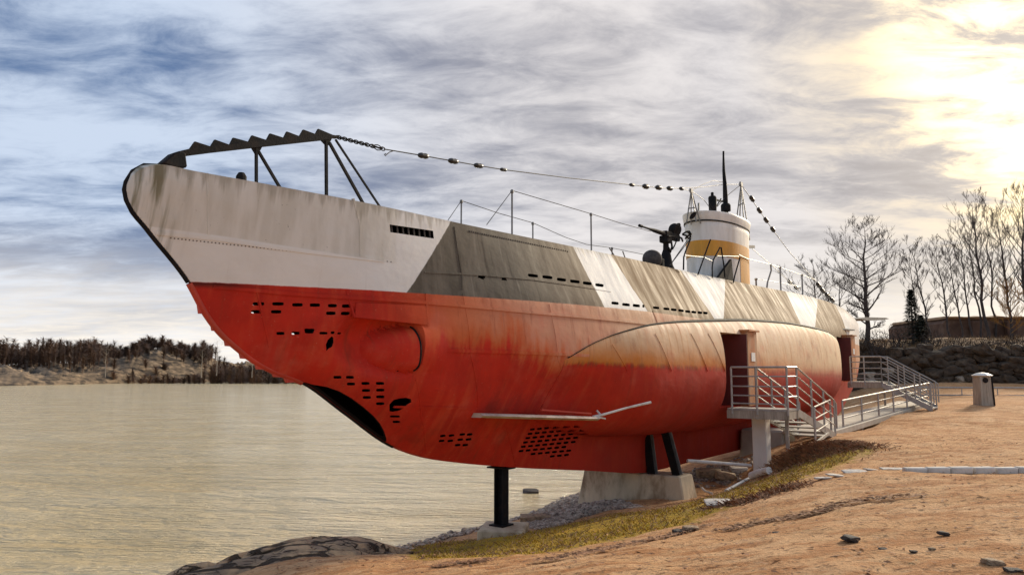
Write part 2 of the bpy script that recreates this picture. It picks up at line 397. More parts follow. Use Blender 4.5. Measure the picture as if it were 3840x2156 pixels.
        # dark foul line under the paint edge at the bow
        col = g.mix(g.mul(g.mul(g.smooth(e, -.10, -.02), g.smooth(e, .004, -.012)), g.mul(g.smooth(x, 2.0, 1.0), .8)), col, (.03, .015, .012))
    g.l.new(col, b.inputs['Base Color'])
    g.l.new(g.lin(streak, .3, .7, .60, .85), b.inputs['Roughness']); b.inputs['Specular IOR Level'].default_value = .16
    dents = g.noise(g.vscale(co, (1.2, 1.2, 1.5)), 1.6, 3, .5)
    h = g.add(g.mul(dents, 1.0), g.add(g.mul(fine, .05), g.mul(speck, .015)))
    g.l.new(g.bump(h, .35, .05), b.inputs['Normal'])
    return m
M['hull'] = hull_material("camouflaged_hull_paint"); M['tank'] = hull_material("worn_sunlit_tank_paint", True)
M['inside'] = mat("dark_hull_inside", (.012, .009, .008), .9, spec=.1)

SUB = empty("submarine", (BOW[0], BOW[1], 0), math.pi / 2 - HEAD)
tag(SUB, "red-bottomed museum submarine with white and grey camouflage propped up on the shore", "submarine")

# ------------------------------------------------------------------ hull shell
def hull_shell():
    ts = np.concatenate([[-.08, -.06, -.03, 0, .04, .08, .12], np.arange(.18, 1.6, .06), np.arange(1.6, 4.4, .045), np.arange(4.4, 14, .14), np.arange(14, 40.51, .30), [40.5]])
    NZ = 60
    def ring(t, inner):
        zb, zd = float(keel_z(t)), float(deck_z(t)); z0, z1 = (zb, zd) if not inner else (zb + .06, zd - .05)
        P = []
        for i in range(NZ + 1):
            z = z0 + (z1 - z0) * i / NZ; y = half(t, z) - pocket(t, z)
            if inner: y = max(y - .04, y * .35)
            P.append((y, z))
        ydk = P[-1][0]
        R = [(t, -y, z) for y, z in P]                       # port, bottom to top
        R += [(t, -ydk * .5, z1 + .025), (t, 0, z1 + .035), (t, ydk * .5, z1 + .025)]
        R += [(t, y, z) for y, z in P[::-1]]
        R += [(t, 0, z0 - .004)]
        return R
    v = []; f = []; mi = []
    for inner in (False, True):
        tt = ts if not inner else [t for t in ts if .3 < t < 40]
        base = len(v); n = None
        for t in tt:
            r = ring(t, inner); n = len(r); v += r
        for i in range(len(tt) - 1):
            for j in range(n):
                q = (base + i * n + j, base + (i + 1) * n + j, base + (i + 1) * n + (j + 1) % n, base + i * n + (j + 1) % n)
                f.append(q if inner else q[::-1]); mi.append(1 if inner else 0)
        a = tuple(base + j for j in range(n)); z = tuple(base + (len(tt) - 1) * n + j for j in range(n))
        f += [a, z[::-1]] if inner else [a[::-1], z]; mi += [1, 1] if inner else [0, 0]
    return v, f, mi
def poly_cutter(mb, pts, y0, y1):
    """pts: list of (t, z); a prism across y0..y1"""
    mb.plate(pts, y0, y1)
def slot_px(mb, px, py, w, h, tilt=0.0, mirror=False, rag=0.0, n=10):
    P = []
    for i in range(n):
        a = 2 * math.pi * (i + .5) / n
        ex = math.copysign(abs(math.cos(a)) ** .45, math.cos(a)); ey = math.copysign(abs(math.sin(a)) ** .45, math.sin(a))
        k = 1 + rag * (random.random() - .5)
        dx = ex * w / 2 * k; dy = ey * h / 2 * k + tilt * ex * w / 2
        P.append(onhull(px + dx, py + dy))
    y = half(*onhull(px, py))
    mb.plate(P, -(y + .25), -(y - .22))
    if mirror: mb.plate(P, y - .22, y + .25)
def z2(X, Y): return 700 + X / 2.19, 1000 + Y / 2.19
def z3(X, Y): return 1400 + X / 2.19, 640 + Y / 2.19
def z5(X, Y): return 2200 + X / 2.19, 1100 + Y / 2.19
def z8(X, Y): return 1600 + X / 3.22, 1500 + Y / 3.22
def hole_px(mb, pts):
    P = [onhull(*z2(*p)) for p in pts]; y = half(*P[0]); mb.plate(P, -(y + .3), -(y - .25))
cut = MB()
for X, Y, w in [(590, 305, 96), (750, 305, 96), (910, 313, 88), (1053, 315, 86), (1197, 320, 74), (1317, 323, 84), (1443, 328, 62), (1540, 335, 62),
                (575, 370, 92), (735, 370, 86), (1185, 382, 80), (1310, 383, 80), (1437, 388, 60), (1535, 395, 58)]:
    slot_px(cut, *z2(X, Y), w / 2.19, 13, 0, True)
for X, Y, w, h in [(770, 547, 66, 26), (895, 545, 66, 26), (1130, 545, 76, 22), (1222, 540, 44, 22), (1310, 545, 50, 16)]:
    slot_px(cut, *z2(X, Y), w / 2.19, h / 2.19, 0, True)
slot_px(cut, *z2(1010, 530), 34, 20, 0, False, .5)
hole_px(cut, [(1160, 690), (1155, 640), (1175, 600), (1215, 570), (1240, 580), (1245, 620), (1225, 655), (1185, 670)])
for X, Y in [(1240, 907), (1345, 907), (1350, 962), (1470, 957), (1590, 957), (1473, 1015), (1590, 1012), (1480, 1072), (1590, 1067), (1590, 1123)]:
    slot_px(cut, *z2(X, Y), 31, 11)
hole_px(cut, [(1665, 1185), (1665, 1130), (1700, 1092), (1750, 1080), (1800, 1075), (1840, 1085), (1846, 1110), (1805, 1135), (1780, 1160), (1745, 1180), (1690, 1190)])
slot_px(cut, *z2(1710, 1228), 38, 8); slot_px(cut, *z2(1722, 1272), 28, 9)
for X, Y in [(195, 430), (300, 425), (430, 412), (520, 412), (180, 490), (285, 490), (405, 475), (505, 472), (375, 540), (465, 540)]:
    slot_px(cut, *z8(X, Y), 21, 9, -.1)
for r in range(8):
    for c in range(8):
        if (r == 6 and not 2 <= c <= 7) or (r == 7 and not 5 <= c <= 7) or (c == 7 and r == 5): continue
        slot_px(cut, *z8(1275 - 27 * r + 86 * c, 352 + 52 * r - 8 * c), 18.5, 8.5, -.12, n=8)
for X, Y, w in [(1310, 862, 84), (1430, 875, 84), (1545, 895, 76), (1655, 910, 80), (1757, 925, 74), (1857, 940, 70)]:
    slot_px(cut, *z3(X, Y), w / 2.19, 12, .12)
for X, Y, w in [(1985, 1088, 60), (2075, 1100, 64), (2160, 1108, 60), (2218, 1112, 18)]:
    slot_px(cut, *z3(X, Y), w / 2.19, 11, .1)
for i, (X, Y) in enumerate([(570, 118), (655, 127), (715, 134), (775, 141), (830, 149), (880, 154), (930, 158), (975, 161)]):
    slot_px(cut, *z5(X, Y), 24 - i, 9.5, .1)
slot_px(cut, *z3(885, 868), 24, 17, .2, False, .8, 14); slot_px(cut, *z3(1075, 890), 19, 15, 0, False, .8, 14)
GRILLE = [onhull(1461, 842), onhull(1624, 866), onhull(1627, 895), onhull(1464, 871)]
gy = half(*GRILLE[0]); cut.plate(GRILLE, -(gy + .3), -(gy - .16))
# open bow tank: the port plating is missing below this curve
top = [onhull(*p) for p in [(1142, 1432), (1170, 1441), (1225, 1450), (1271, 1466), (1316, 1491), (1362, 1525), (1399, 1557), (1426, 1589), (1440, 1616), (1449, 1644)]]
bot = [boat(*p, 0) for p in [(1455, 1690), (1300, 1580), (1150, 1465)]]
cut.plate(top + bot, -1.6, -.035)
DOORS = [(14.45, 15.95, 3.06, 5.0), (29.6, 31.0, 3.56, 5.45)]
for t0, t1, z0, z1 in DOORS:
    cut.box(((t0 + t1) / 2, -1.75, (z0 + z1) / 2), (t1 - t0, 1.3, z1 - z0))
cutter = cut.build("cutter", M['inside'])
def carve(ob, cutter):
    md = ob.modifiers.new("carve", 'BOOLEAN'); md.operation = 'DIFFERENCE'; md.object = cutter; md.solver = 'MANIFOLD'
    try: md.material_mode = 'INDEX'
    except Exception: pass
    dg = bpy.context.evaluated_depsgraph_get(); dg.update()
    me = bpy.data.meshes.new_from_object(ob.evaluated_get(dg))
    old = ob.data; n0 = len(old.polygons); ob.modifiers.remove(md); ob.data = me; bpy.data.meshes.remove(old)
    me.polygons.foreach_set("use_smooth", [True] * len(me.polygons)); me.set_sharp_from_angle(angle=math.radians(32)); me.update()
    print("carved", ob.name, n0, len(me.polygons))
v, f, mi = hull_shell()
me = bpy.data.meshes.new("hull"); me.from_pydata(v, [], f); me.materials.append(M['hull']); me.materials.append(M['inside']); me.polygons.foreach_set('material_index', mi); me.update()
hull = link(bpy.data.objects.new("hull", me))
carve(hull, cutter); hull.parent = SUB
hull["label"] = "riveted hull, white and grey above, red below, pierced by drain slots"

# ------------------------------------------------------------------ saddle tanks
tk_top = pchip([7.7, 8.6, 9.6, 11, 14.4, 18, 22, 26, 28.5, 29.6, 30.2], [4.22, 4.55, 4.80, 5.03, 5.28, 5.47, 5.56, 5.53, 5.36, 5.10, 4.60])
tk_bot = pchip([7.7, 9, 11, 16, 26, 28.5, 29.6, 30.2], [3.05, 2.72, 2.5, 2.35, 2.35, 2.6, 3.1, 3.8])
tk_w = pchip([7.7, 9, 11, 13, 15, 18, 22, 26, 28.2, 29.4, 30.0, 30.2], [1.50, 1.76, 1.95, 2.06, 2.12, 2.14, 2.12, 2.0, 1.80, 1.52, 1.25, 1.05])
def tank_y(t, u):
    """u 0 bottom .. 1 top -> (y, z)"""
    zb, zt, w = float(tk_bot(t)), float(tk_top(t)), float(tk_w(t)); zc = zb + (zt - zb) * .50
    z = zc - (zc - zb) * math.cos(u * math.pi) if u < .5 else zc + (zt - zc) * math.sin((u - .5) * math.pi)
    s = min(1.0, (t - 7.7) / 2.5); 
    if z < zc:
        yb = half(t, zb) - .03; q = (zc - z) / (zc - zb); y = yb + (w - yb) * math.sqrt(max(0, 1 - q ** 2.2)) ** .9
    else:
        yt = half(t, zt) + .02 + .10 * s * min(1, (30.2 - t) / 3); q = (z - zc) / (zt - zc); y = yt + max(0, w - yt) * math.sqrt(max(0, 1 - q ** 2.4))
    hb = half(t, z) + .012; s = min(1, (t - 7.7) / 3.2); s = s * s * (3 - 2 * s)
    return max(hb + (y - hb) * s, hb), z
def tank_mesh(side):
    ts = np.concatenate([np.arange(7.7, 28, .18), np.arange(28, 30.2, .07), [30.2]]); NU = 44
    v = []; f = []
    for t in ts:
        for i in range(NU + 1):
            y, z = tank_y(t, i / NU); v.append((t, side * y, z))
        v.append((t, side * (half(t, float(tk_top(t))) - .35), float(tk_top(t)))); v.append((t, side * max(.1, half(t, float(tk_bot(t))) - .35), float(tk_bot(t)) + .02))
    n = NU + 3
    for i in range(len(ts) - 1):
        for j in range(n):
            f.append((i * n + j, (i + 1) * n + j, (i + 1) * n + (j + 1) % n, i * n + (j + 1) % n))
    f += [tuple(range(n)), tuple((len(ts) - 1) * n + j for j in range(n))[::-1]]
    mb = MB(); mb.add(v, f); return mb
for side in (-1, 1):
    tk = tank_mesh(side).build("saddle_tank", M['tank'])
    if side == -1: carve(tk, cutter)
    else:
        tk.data.polygons.foreach_set("use_smooth", [True] * len(tk.data.polygons)); tk.data.set_sharp_from_angle(angle=math.radians(40))
    tk.parent = SUB
    if side == -1: tk["label"] = "bulging side tank, buff above and red below"
    rim = MB(); P = []
    for t in np.arange(7.75, 30.0, .3):
        y, z = tank_y(t, 1.0); P.append((t, side * (y + .015), z + .005))
    R = [.010 + .052 * min(1, max(0, (p[0] - 9) / 6)) * (1 if p[0] < 25 else max(.25, (30 - p[0]) / 5)) for p in P]
    rim.tube(P, R, 6); rim.build("tank_rim", M['black'], tk, 60)
bpy.data.objects.remove(cutter)

def strake(name, pts, w, th, m, parent=SUB, n=40, side=-1, yfun=half):
    """a raised strip following the hull surface through (t, z) points"""
    P = [Vector(p) for p in pts]; seg = [(P[i + 1] - P[i]).length for i in range(len(P) - 1)]; tot = sum(seg)
    v = []; f = []
    for i in range(n + 1):
        s = tot * i / n; k = 0
        while k < len(seg) - 1 and s > seg[k]: s -= seg[k]; k += 1
        d = (P[k + 1] - P[k]).normalized(); q = P[k] + d * s; nn = Vector((-d.y, d.x))
        for a, o in ((-.5, -.03), (-.5, th), (.5, th), (.5, -.03)):
            p = q + nn * w * a; v.append((p.x, side * (yfun(p.x, p.y) + o), p.y))
    for i in range(n):
        for j in range(4): f.append((i * 4 + j, i * 4 + (j + 1) % 4, (i + 1) * 4 + (j + 1) % 4, (i + 1) * 4 + j))
    f += [(0, 3, 2, 1), (n * 4, n * 4 + 1, n * 4 + 2, n * 4 + 3)]
    mb = MB(); mb.add(v, f); o = mb.build(name, m, parent); return o
H = onhull
strake("hull_strake", [H(800, 1075), H(1100, 1103), H(1600, 1135), H(2000, 1172), H(2425, 1213)], .05, .022, M['hull'])
strake("hull_strake", [H(1608, 1312), H(1900, 1320), H(2225, 1334)], .055, .022, M['hull'])
strake("hull_strake", [H(1480, 1525), H(1700, 1530), H(1800, 1532), H(2190, 1560)], .035, .016, M['hull'])
strake("seam_strip", [H(585, 850 + 24), H(800, 895), H(1000, 925), H(1200, 950), H(1440, 978)], .05, .010, M['hull'])
strake("seam_strip", [H(1590, 1020), H(1800, 1030), H(2000, 1048), H(2290, 1092)], .03, .010, M['hull'])
strake("plate_seam", [H(775, 650), H(783, 880)], .03, .008, M['hull'], n=14)
strake("plate_seam", [H(1325, 745), H(1350, 840), H(1352, 960)], .03, .008, M['hull'], n=14)
strake("plate_seam", [H(1597, 1100), H(1603, 1225)], .04, .020, M['hull'], n=10)
strake("plate_seam", [H(2447, 1165), H(2480, 1250)], .03, .010, M['hull'], n=10)
strake("plate_seam", [H(1705, 850), H(1735, 1040), H(1735, 1085)], .03, .008, M['hull'], n=14)
for X in (2350, 2480, 2600, 2660):
    a = boat(X, 1250 if X > 2400 else 1290, 2.0); b = boat(X + 55, 1390, 2.08)
    def ty(t, z):
        u = .5; lo, hi = 0.0, 1.0
        for i in range(24):
            u = (lo + hi) / 2
            if tank_y(t, u)[1] < z: lo = u
            else: hi = u
        return tank_y(t, u)[0]
    strake("weld_seam", [a, b], .03, .010, M['tank'], n=12, yfun=ty)
# rivets under the deck edge (too small to single out)
rv = MB()
for k in range(46):
    px = 1760 + k * 8.2; t, z = H(px, 868 + (px - 1760) * .205); y = half(t, z)
    rv.box((t, -y - .002, z), (.018, .012, .03))
for k in range(60):
    px = 640 + k * 14; t, z = H(px, 893 + (px - 640) * .108); y = half(t, z)
    rv.box((t, -y - .002, z), (.013, .012, .013))
for px0, py0, px1, py1 in [(1735, 1100, 1790, 1540), (2060, 1140, 2120, 1540), (1300, 1090, 1330, 1190), (960, 1075, 1010, 1300), (1560, 1420, 1600, 1700), (1900, 1600, 1935, 1745)]:
    strake("plate_seam", [H(px0, py0), H((px0 + px1) / 2, (py0 + py1) / 2), H(px1, py1)], .025, .008, M['hull'], n=24)
o = rv.build("rivets", M['stone_dark'], SUB); o["kind"] = "stuff"
# grille bars
for k in range(8):
    s = (k + .5) / 8; a = [GRILLE[0][i] + (GRILLE[1][i] - GRILLE[0][i]) * s for i in (0, 1)]; b = [GRILLE[3][i] + (GRILLE[2][i] - GRILLE[3][i]) * s for i in (0, 1)]
    part("grille_bar", M['stone_dark'], SUB, lambda m: m.bar((a[0], -half(*a) + .03, a[1]), (b[0], -half(*b) + .03, b[1]), .02, .03))

# torpedo tube fairing: a dome with its shutter seam, under an overhanging plate
def seam(m):
    P = []
    for b in np.linspace(-1.5, 1.5, 26):
        z = TUBE_Z - .02 + .345 * math.sin(b); P.append((TUBE_T + .015, -(half(TUBE_T, z) - pocket(TUBE_T, z) + .004), z))
    m.tube(P, .017, 6)
part("shutter_seam", M['black'], SUB, seam, 60)
def lid(m):
    a, b = H(1330, 1190), H(1604, 1219); v = []; f = []; n, k = 24, 6
    ztop = lambda t: waterline(t) - .20
    for i in range(n + 1):
        s = i / n; t = a[0] + (b[0] - a[0]) * s; zl = a[1] + (b[1] - a[1]) * s
        row = [(t, zl + (ztop(t) - zl) * j / k) for j in range(k + 1)]
        v += [(t, -(half(t, z) + .018), z) for _, z in row] + [(t, -(half(t, z) - .05), z) for _, z in row[::-1]]
    w = 2 * (k + 1)
    for i in range(n):
        for j in range(w): f.append((i * w + j, i * w + (j + 1) % w, (i + 1) * w + (j + 1) % w, (i + 1) * w + j))
    f += [tuple(range(w))[::-1], tuple(n * w + j for j in range(w))]
    m.add(v, f)
part("overhanging_plate", M['hull'], SUB, lid, 40)

# stem bar and stem saw
def stem_path(t0, t1, n, dx=-.03):
    return [(t + dx, 0, float(keel_z(t)) + .0) for t in np.linspace(t0, t1, n)]
bowcurve = [(.42, 0, 6.61), (.14, 0, 6.56), (.0, 0, 6.45), (-.075, 0, 6.30), (-.09, 0, 6.2), (-.06, 0, 6.08)] + stem_path(.05, .83, 14, -.03)
part("stem_bar", M['black'], SUB, lambda m: m.tube(bowcurve, .028, 8), 60)
part("stem_bar", M['red'], SUB, lambda m: m.tube(stem_path(.84, 2.7, 30, -.02), .045, 8), 60)
part("keel_bar", M['black'], SUB, lambda m: m.tube(stem_path(2.68, 4.6, 16, 0), .03, 8), 60)
saw = [(728, 1085), (734, 1100), (745, 1176), (784, 1178), (795, 1240), (836, 1243), (845, 1297), (892, 1301), (902, 1344), (952, 1348), (962, 1384), (1016, 1388), (1026, 1413), (1064, 1415), (1072, 1435), (1128, 1431),
       (1128, 1420), (1029, 1380), (956, 1340), (892, 1290), (837, 1240), (790, 1174)]
part("stem_saw", M['red'], SUB, lambda m: m.plate([boat(x, y, 0) for x, y in saw], -.02, .02))

# ------------------------------------------------------------------ net cutter over the bow
def zn(X, Y): return boat(560 + X / 3.481, 460 + Y / 3.481, 0)
base = [(350, 385), (520, 345), (790, 314), (1040, 292), (1285, 252), (1520, 230), (1745, 200), (1950, 180), (2160, 150), (2400, 172), (2430, 200), (2330, 225), (1440, 322), (800, 395), (440, 442), (430, 400)]
nc = part("net_cutter", M['black'], SUB, lambda m: m.plate([zn(*p) for p in base], -.045, .045))
peaks = [((520, 348), (590, 250), (800, 318)), ((790, 322), (850, 225), (1050, 296)), ((1040, 300), (1090, 200), (1295, 256)), ((1285, 262), (1335, 170), (1530, 234)),
         ((1520, 240), (1570, 145), (1755, 204)), ((1745, 210), (1790, 120), (1960, 184)), ((1950, 190), (2005, 95), (2170, 156)), ((2160, 160), (2200, 85), (2430, 182))]
for tri in peaks:
    lo1, lo2 = (tri[2][0], tri[2][1] + 30), (tri[0][0], tri[0][1] + 30)
    part("saw_tooth", M['black'], nc, lambda m: m.plate([zn(*tri[0]), zn(*tri[1]), zn(*tri[2]), zn(*lo1), zn(*lo2)], -.016, .016))
part("bow_bracket", M['black'], nc, lambda m: m.plate([zn(*p) for p in [(120, 545), (280, 410), (350, 385), (430, 400), (455, 600), (300, 610)]], -.09, .09), bevel=.02)
def down(a, b, zlow=6.50):
    a, b = Vector(a), Vector(b); k = (zlow - a.z) / (b.z - a.z); return a, a + (b - a) * k
def brace(px0, px1, r, oa=0.0, ob=0.0):
    a, b = down(L(*px0, 0) + Vector((0, -oa, 0)), L(*px1, 0) + Vector((0, -ob, 0)))
    part("cutter_strut", M['black'], nc, lambda m: m.bar(a, b, r * 2))
brace((961, 555), (961, 677), .018); brace((970, 570), (1040, 688), .018)
brace((1223, 530), (1224, 727), .020); brace((1235, 536), (1352, 746), .020); brace((1258, 524), (1418, 766), .014)
part("gusset", M['black'], nc, lambda m: m.plate([zn(*p) for p in [(1330, 330), (1470, 315), (1415, 420), (1385, 420)]], -.012, .012))
part("gusset", M['black'], nc, lambda m: m.plate([zn(*p) for p in [(2230, 225), (2380, 205), (2335, 300), (2300, 300)]], -.012, .012))

# ------------------------------------------------------------------ conning tower
TT, TA, TB = 19.75, 1.78, .80
def oval(s, z, n=48, da=0.0):
    out = []
    for j in range(n):
        a = 2 * math.pi * j / n; c, sn = math.cos(a), math.sin(a)
        x = math.copysign(abs(c) ** .86, c) * (TA + da); y = math.copysign(abs(sn) ** .92, sn) * TB
        out.append((TT + x * s, y * s, z))
    return out
def shell(m, rings, closed_top=None):
    n = len(rings[0]); v = [p for r in rings for p in r]
    f = [(i * n + j, i * n + (j + 1) % n, (i + 1) * n + (j + 1) % n, (i + 1) * n + j) for i in range(len(rings) - 1) for j in range(n)]
    m.add(v, f)
ZB, ZY0, ZY1, ZL, ZR = 6.72, 7.60, 8.10, 8.70, 9.00
tower = part("conning_tower", M['white'], SUB, lambda m: shell(m, [oval(.99, ZB), oval(.99, ZY0), oval(1.0, ZY1), oval(1.02, 8.5), oval(1.03, ZL), oval(1.0, ZL + .06), oval(.97, ZL + .06), oval(.95, 8.3), oval(.02, 8.3)]), 40)
tower["label"] = "white oval tower with an ochre band and a flared bridge rim"
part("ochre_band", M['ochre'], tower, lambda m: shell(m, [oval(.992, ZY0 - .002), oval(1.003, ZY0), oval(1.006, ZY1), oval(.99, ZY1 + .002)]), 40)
part("bridge_rim", M['white'], tower, lambda m: shell(m, [oval(1.035, ZL + .03), oval(1.06, ZL + .12), oval(1.08, ZR - .06), oval(1.085, ZR), oval(1.07, ZR + .015), oval(1.05, ZR), oval(1.02, ZL + .12), oval(1.01, ZL + .03), oval(1.035, ZL + .03)]), 50)
part("rim_gap_shade", M['black'], tower, lambda m: shell(m, [oval(1.0, ZL - .005), oval(1.05, ZL - .005), oval(1.055, ZL + .032), oval(1.0, ZL + .032)]), 40)  # black ring stands in for the shade under the flared rim
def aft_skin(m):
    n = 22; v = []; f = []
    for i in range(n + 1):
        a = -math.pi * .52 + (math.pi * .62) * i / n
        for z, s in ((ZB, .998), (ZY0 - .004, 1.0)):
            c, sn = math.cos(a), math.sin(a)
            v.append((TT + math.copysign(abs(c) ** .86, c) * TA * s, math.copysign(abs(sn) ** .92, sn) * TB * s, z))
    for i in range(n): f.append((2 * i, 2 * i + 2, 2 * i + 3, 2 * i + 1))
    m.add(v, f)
part("sun_gold_aft_side", M['ochre'], tower, aft_skin, 60)  # sun's golden reflection on the aft side painted in ochre
# black triangular mark on the port side
def tri(m):
    A = [(L(x, y, TB + .06)) for x, y in [(2688, 1050), (2744, 972), (2752, 1066)]]
    B = [p + Vector((0, .085, 0)) for p in A]; m.add(A + B, [(0, 1, 2), (5, 4, 3), (0, 3, 4, 1), (1, 4, 5, 2), (2, 5, 3, 0)])
part("black_triangle", M['black'], tower, tri)
def fitting(m):
    p = L(2598, 809, .62); m.lathe([(.0, 0), (.11, .01), (.11, .03), (0, .04)], p, 12, (-.75, -.66, 0), sx=1.3, sy=.6)
part("signal_lamp", M['black'], tower, fitting)
# periscope, binnacle, frames
part("periscope", M['black'], tower, lambda m: m.tube([L(2722, 800, 0), L(2720, 740, 0), L(2718, 690, 0), L(2714, 640, 0), L(2713, 590, 0), L(2713, 568, 0)], [.085, .085, .07, .05, .034, .034], 10), 60)
part("periscope_collar", M['black'], tower, lambda m: m.lathe([(.17, 0), (.17, .2), (.13, .26)], L(2722, 792, 0), 12))
def binn(m):
    p = L(2673, 795, 0); m.lathe([(.12, -.3), (.13, .12), (.14, .48), (.11, .53), (.05, .55), (.05, .65), (.02, .67)], p, 12)
    m.bar(p + Vector((.1, 0, .45)), p + Vector((.95, 0, .52)), .05); m.bar(p + Vector((.15, 0, .1)), p + Vector((.8, 0, .6)), .03)
part("binnacle", M['black'], tower, binn, 40)
def frame(m, top, bases, r):
    for b in bases: m.bar(L(*top, 0), b, r)
fa = L(2592, 716, 0); fb = L(2779, 692, 0)
def fr1(m):
    for dy, dx in ((-.16, -.05), (.16, -.05), (-.16, .3), (.16, .3)): m.bar(fa, (fa.x + dx, dy, 8.6), .03)
    m.box(fa, (.16, .06, .12)); m.bar((fa.x, -.12, fa.z - .55), (fa.x, .12, fa.z - .55), .03)
def fr2(m):
    for dy, dx in ((-.2, -.35), (.2, -.35), (-.2, .15), (.2, .15)): m.bar(fb, (fb.x + dx, dy, 8.7), .035)
    m.box(fb, (.2, .07, .16)); m.bar((fb.x - .25, -.16, fb.z - .75), (fb.x + .1, .16, fb.z - .75), .03)
part("wire_frame", M['grey_steel'], tower, fr1); part("wire_frame", M['grey_steel'], tower, fr2)
part("short_pipe", M['grey_steel'], tower, lambda m: m.bar(L(2620, 795, 0), L(2620, 762, 0), .05))

# ------------------------------------------------------------------ jumping wires, chain, insulators
def wire(name, pts, r, parent=SUB): return part(name, M['wire'], parent, lambda m: m.tube(pts, r, 5))
jw_px = [(1440, 560), (1588, 585), (1700, 605), (1795, 622), (1888, 637), (2130, 668), (2370, 694), (2480, 706), (2540, 707), (2592, 716)]
jw = wire("jumping_wire", [L(*p, 0) for p in jw_px], .011)
def insul(px, py, ln, r, parent, d):
    c = L(px, py, 0); d = Vector(d).normalized()
    part("insulator", M['porcelain'], parent, lambda m: m.lathe([(.012, -ln * .5), (r * .7, -ln * .42), (r, -ln * .2), (r * .8, -ln * .02), (r, ln * .15), (r * .75, ln * .38), (.012, ln * .5)], c, 10, d), 50)
jd = L(1888, 636, 0) - L(1588, 585, 0)
for q, ln, r in [((1588, 585), .28, .055), ((1700, 605), .28, .055), ((1795, 622), .28, .052), ((1888, 637), .22, .040), ((2370, 694), .26, .05), ((2422, 700), .34, .075), ((2470, 704), .34, .075), ((2512, 707), .34, .07), ((2556, 708), .26, .06)]:
    insul(*q, ln, r, jw, jd)
ch = part("chain", M['black'], SUB, lambda m: m.bar(L(1258, 513, 0), L(1270, 516, 0), .04))
ca, cb = L(1266, 515, 0), L(1440, 560, 0)
for k in range(17):
    c = ca + (cb - ca) * ((k + .5) / 17); d = (cb - ca).normalized(); up = Vector((0, 1, 0)) if k % 2 else d.cross(Vector((0, 1, 0)))
    big = 1.5 if k in (11, 14) else 1.0
    part("chain_link", M['black'], ch, lambda m: m.tube([c + (d * math.cos(a) * .058 + up.normalized() * math.sin(a) * .03) * big for a in np.linspace(0, 2 * math.pi, 9)], .0095, 5, False))
part("loose_wire_end", M['wire'], jw, lambda m: m.tube([L(1478, 566, 0), L(1460, 572, 0), L(1450, 580, 0), L(1445, 585, 0), L(1441, 580, 0), L(1447, 577, 0)], .009, 5))
aw = wire("jumping_wire", [fb, L(2898, 862, 0), L(2960, 945, 0), L(3045, 1040, 0), L(3100, 1105, 0), L(3140, 1146, 0)], .014)
ad = L(2898, 862, 0) - fb
for q in [(2820, 746), (2848, 790), (2873, 826), (2898, 861)]: insul(*q, .40, .085, aw, ad)
ad2 = L(3100, 1105, 0) - L(3045, 1040, 0)
for q in [(3070, 1070), (3085, 1090), (3103, 1108), (3120, 1125)]: insul(*q, .7, .10, aw, ad2)
lw = wire("aerial_wire", [L(2822, 934, .3), L(2900, 1000, .3), L(2960, 1057, .3), L(3000, 1092, .3)], .012)
for q in [(2962, 1058), (2986, 1079)]: insul(*q, .42, .08, lw, L(3000, 1092, .3) - L(2900, 1000, .3))
wire("aerial_wire", [fa, L(2640, 690, 0), L(2675, 678, 0), L(2712, 684, 0)], .010)
wire("aerial_wire", [fa, L(2640, 750, 0), L(2664, 782, 0)], .010)
wire("aerial_wire", [L(2540, 707, 0), L(2640, 702, 0), L(2712, 692, 0), fb], .010)
wire("aerial_wire", [fb, L(2720, 740, 0), L(2690, 775, 0)], .012)
part("tower_lamp_bracket", M['grey_steel'], tower, lambda m: m.bar(L(2800, 925, .2), L(2826, 926, .2), .1))

# ------------------------------------------------------------------ deck rails
def stan(px, y0, y1, off, r=.016):
    a = L(px, y0, off); b = Vector((a.x, a.y, float(deck_z(a.x)) - .02))
    return part("stanchion", M['grey_steel'], SUB, lambda m: (m.tube([b, a], r, 6), m.lathe([(r * 1.6, 0), (r * 1.9, .02), (r * 1.9, .05), (r, .07)], a - Vector((0, 0, .05)), 8)))
for px, y0, off in [(1920, 715, .80), (2216, 802, .80), (1730, 753, -.72), (1998, 836, -.78), (2295, 930, -.8)]: stan(px, y0, 0, off, .018)
def guard(pts, r=.008): return part("guard_wire", M['wire'], SUB, lambda m: m.tube(pts, r, 5))
guard([L(1825, 843, .78), L(1920, 715, .80), L(2216, 802, .80), L(2330, 838, .8), L(2440, 868, .8)])
guard([L(1680, 826, -.7), L(1730, 753, -.72), L(1870, 800, -.75), L(1998, 836, -.78), L(2120, 890, -.8), L(2200, 917, -.8), L(2295, 930, -.8), L(2440, 960, -.8)])
for a, b in [((2285, 930), (2315, 962)), ((2335, 942), (2350, 970))]:
    part("stanchion", M['grey_steel'], SUB, lambda m: m.tube([L(*a, .3), L(*b, .3) - Vector((0, 0, .1))], .016, 6))
for px, y0 in [(2925, 1002), (3007, 1030), (2835, 1045)]: stan(px, y0, 0, .6, .03)
part("stanchion", M['grey_steel'], SUB, lambda m: m.tube([L(2890, 990, .7), L(2892, 1015, .7), L(2878, 1060, .7), L(2875, 1085, .7)], .03, 6))
guard([L(2770, 955, .86), L(2800, 970, .8), L(2890, 992, .7), L(2925, 1003, .6), L(3007, 1031, .6), L(3060, 1050, .6)], .014)
guard([L(2830, 1045, .6), L(2925, 1060, .6), L(3007, 1075, .6)], .010)
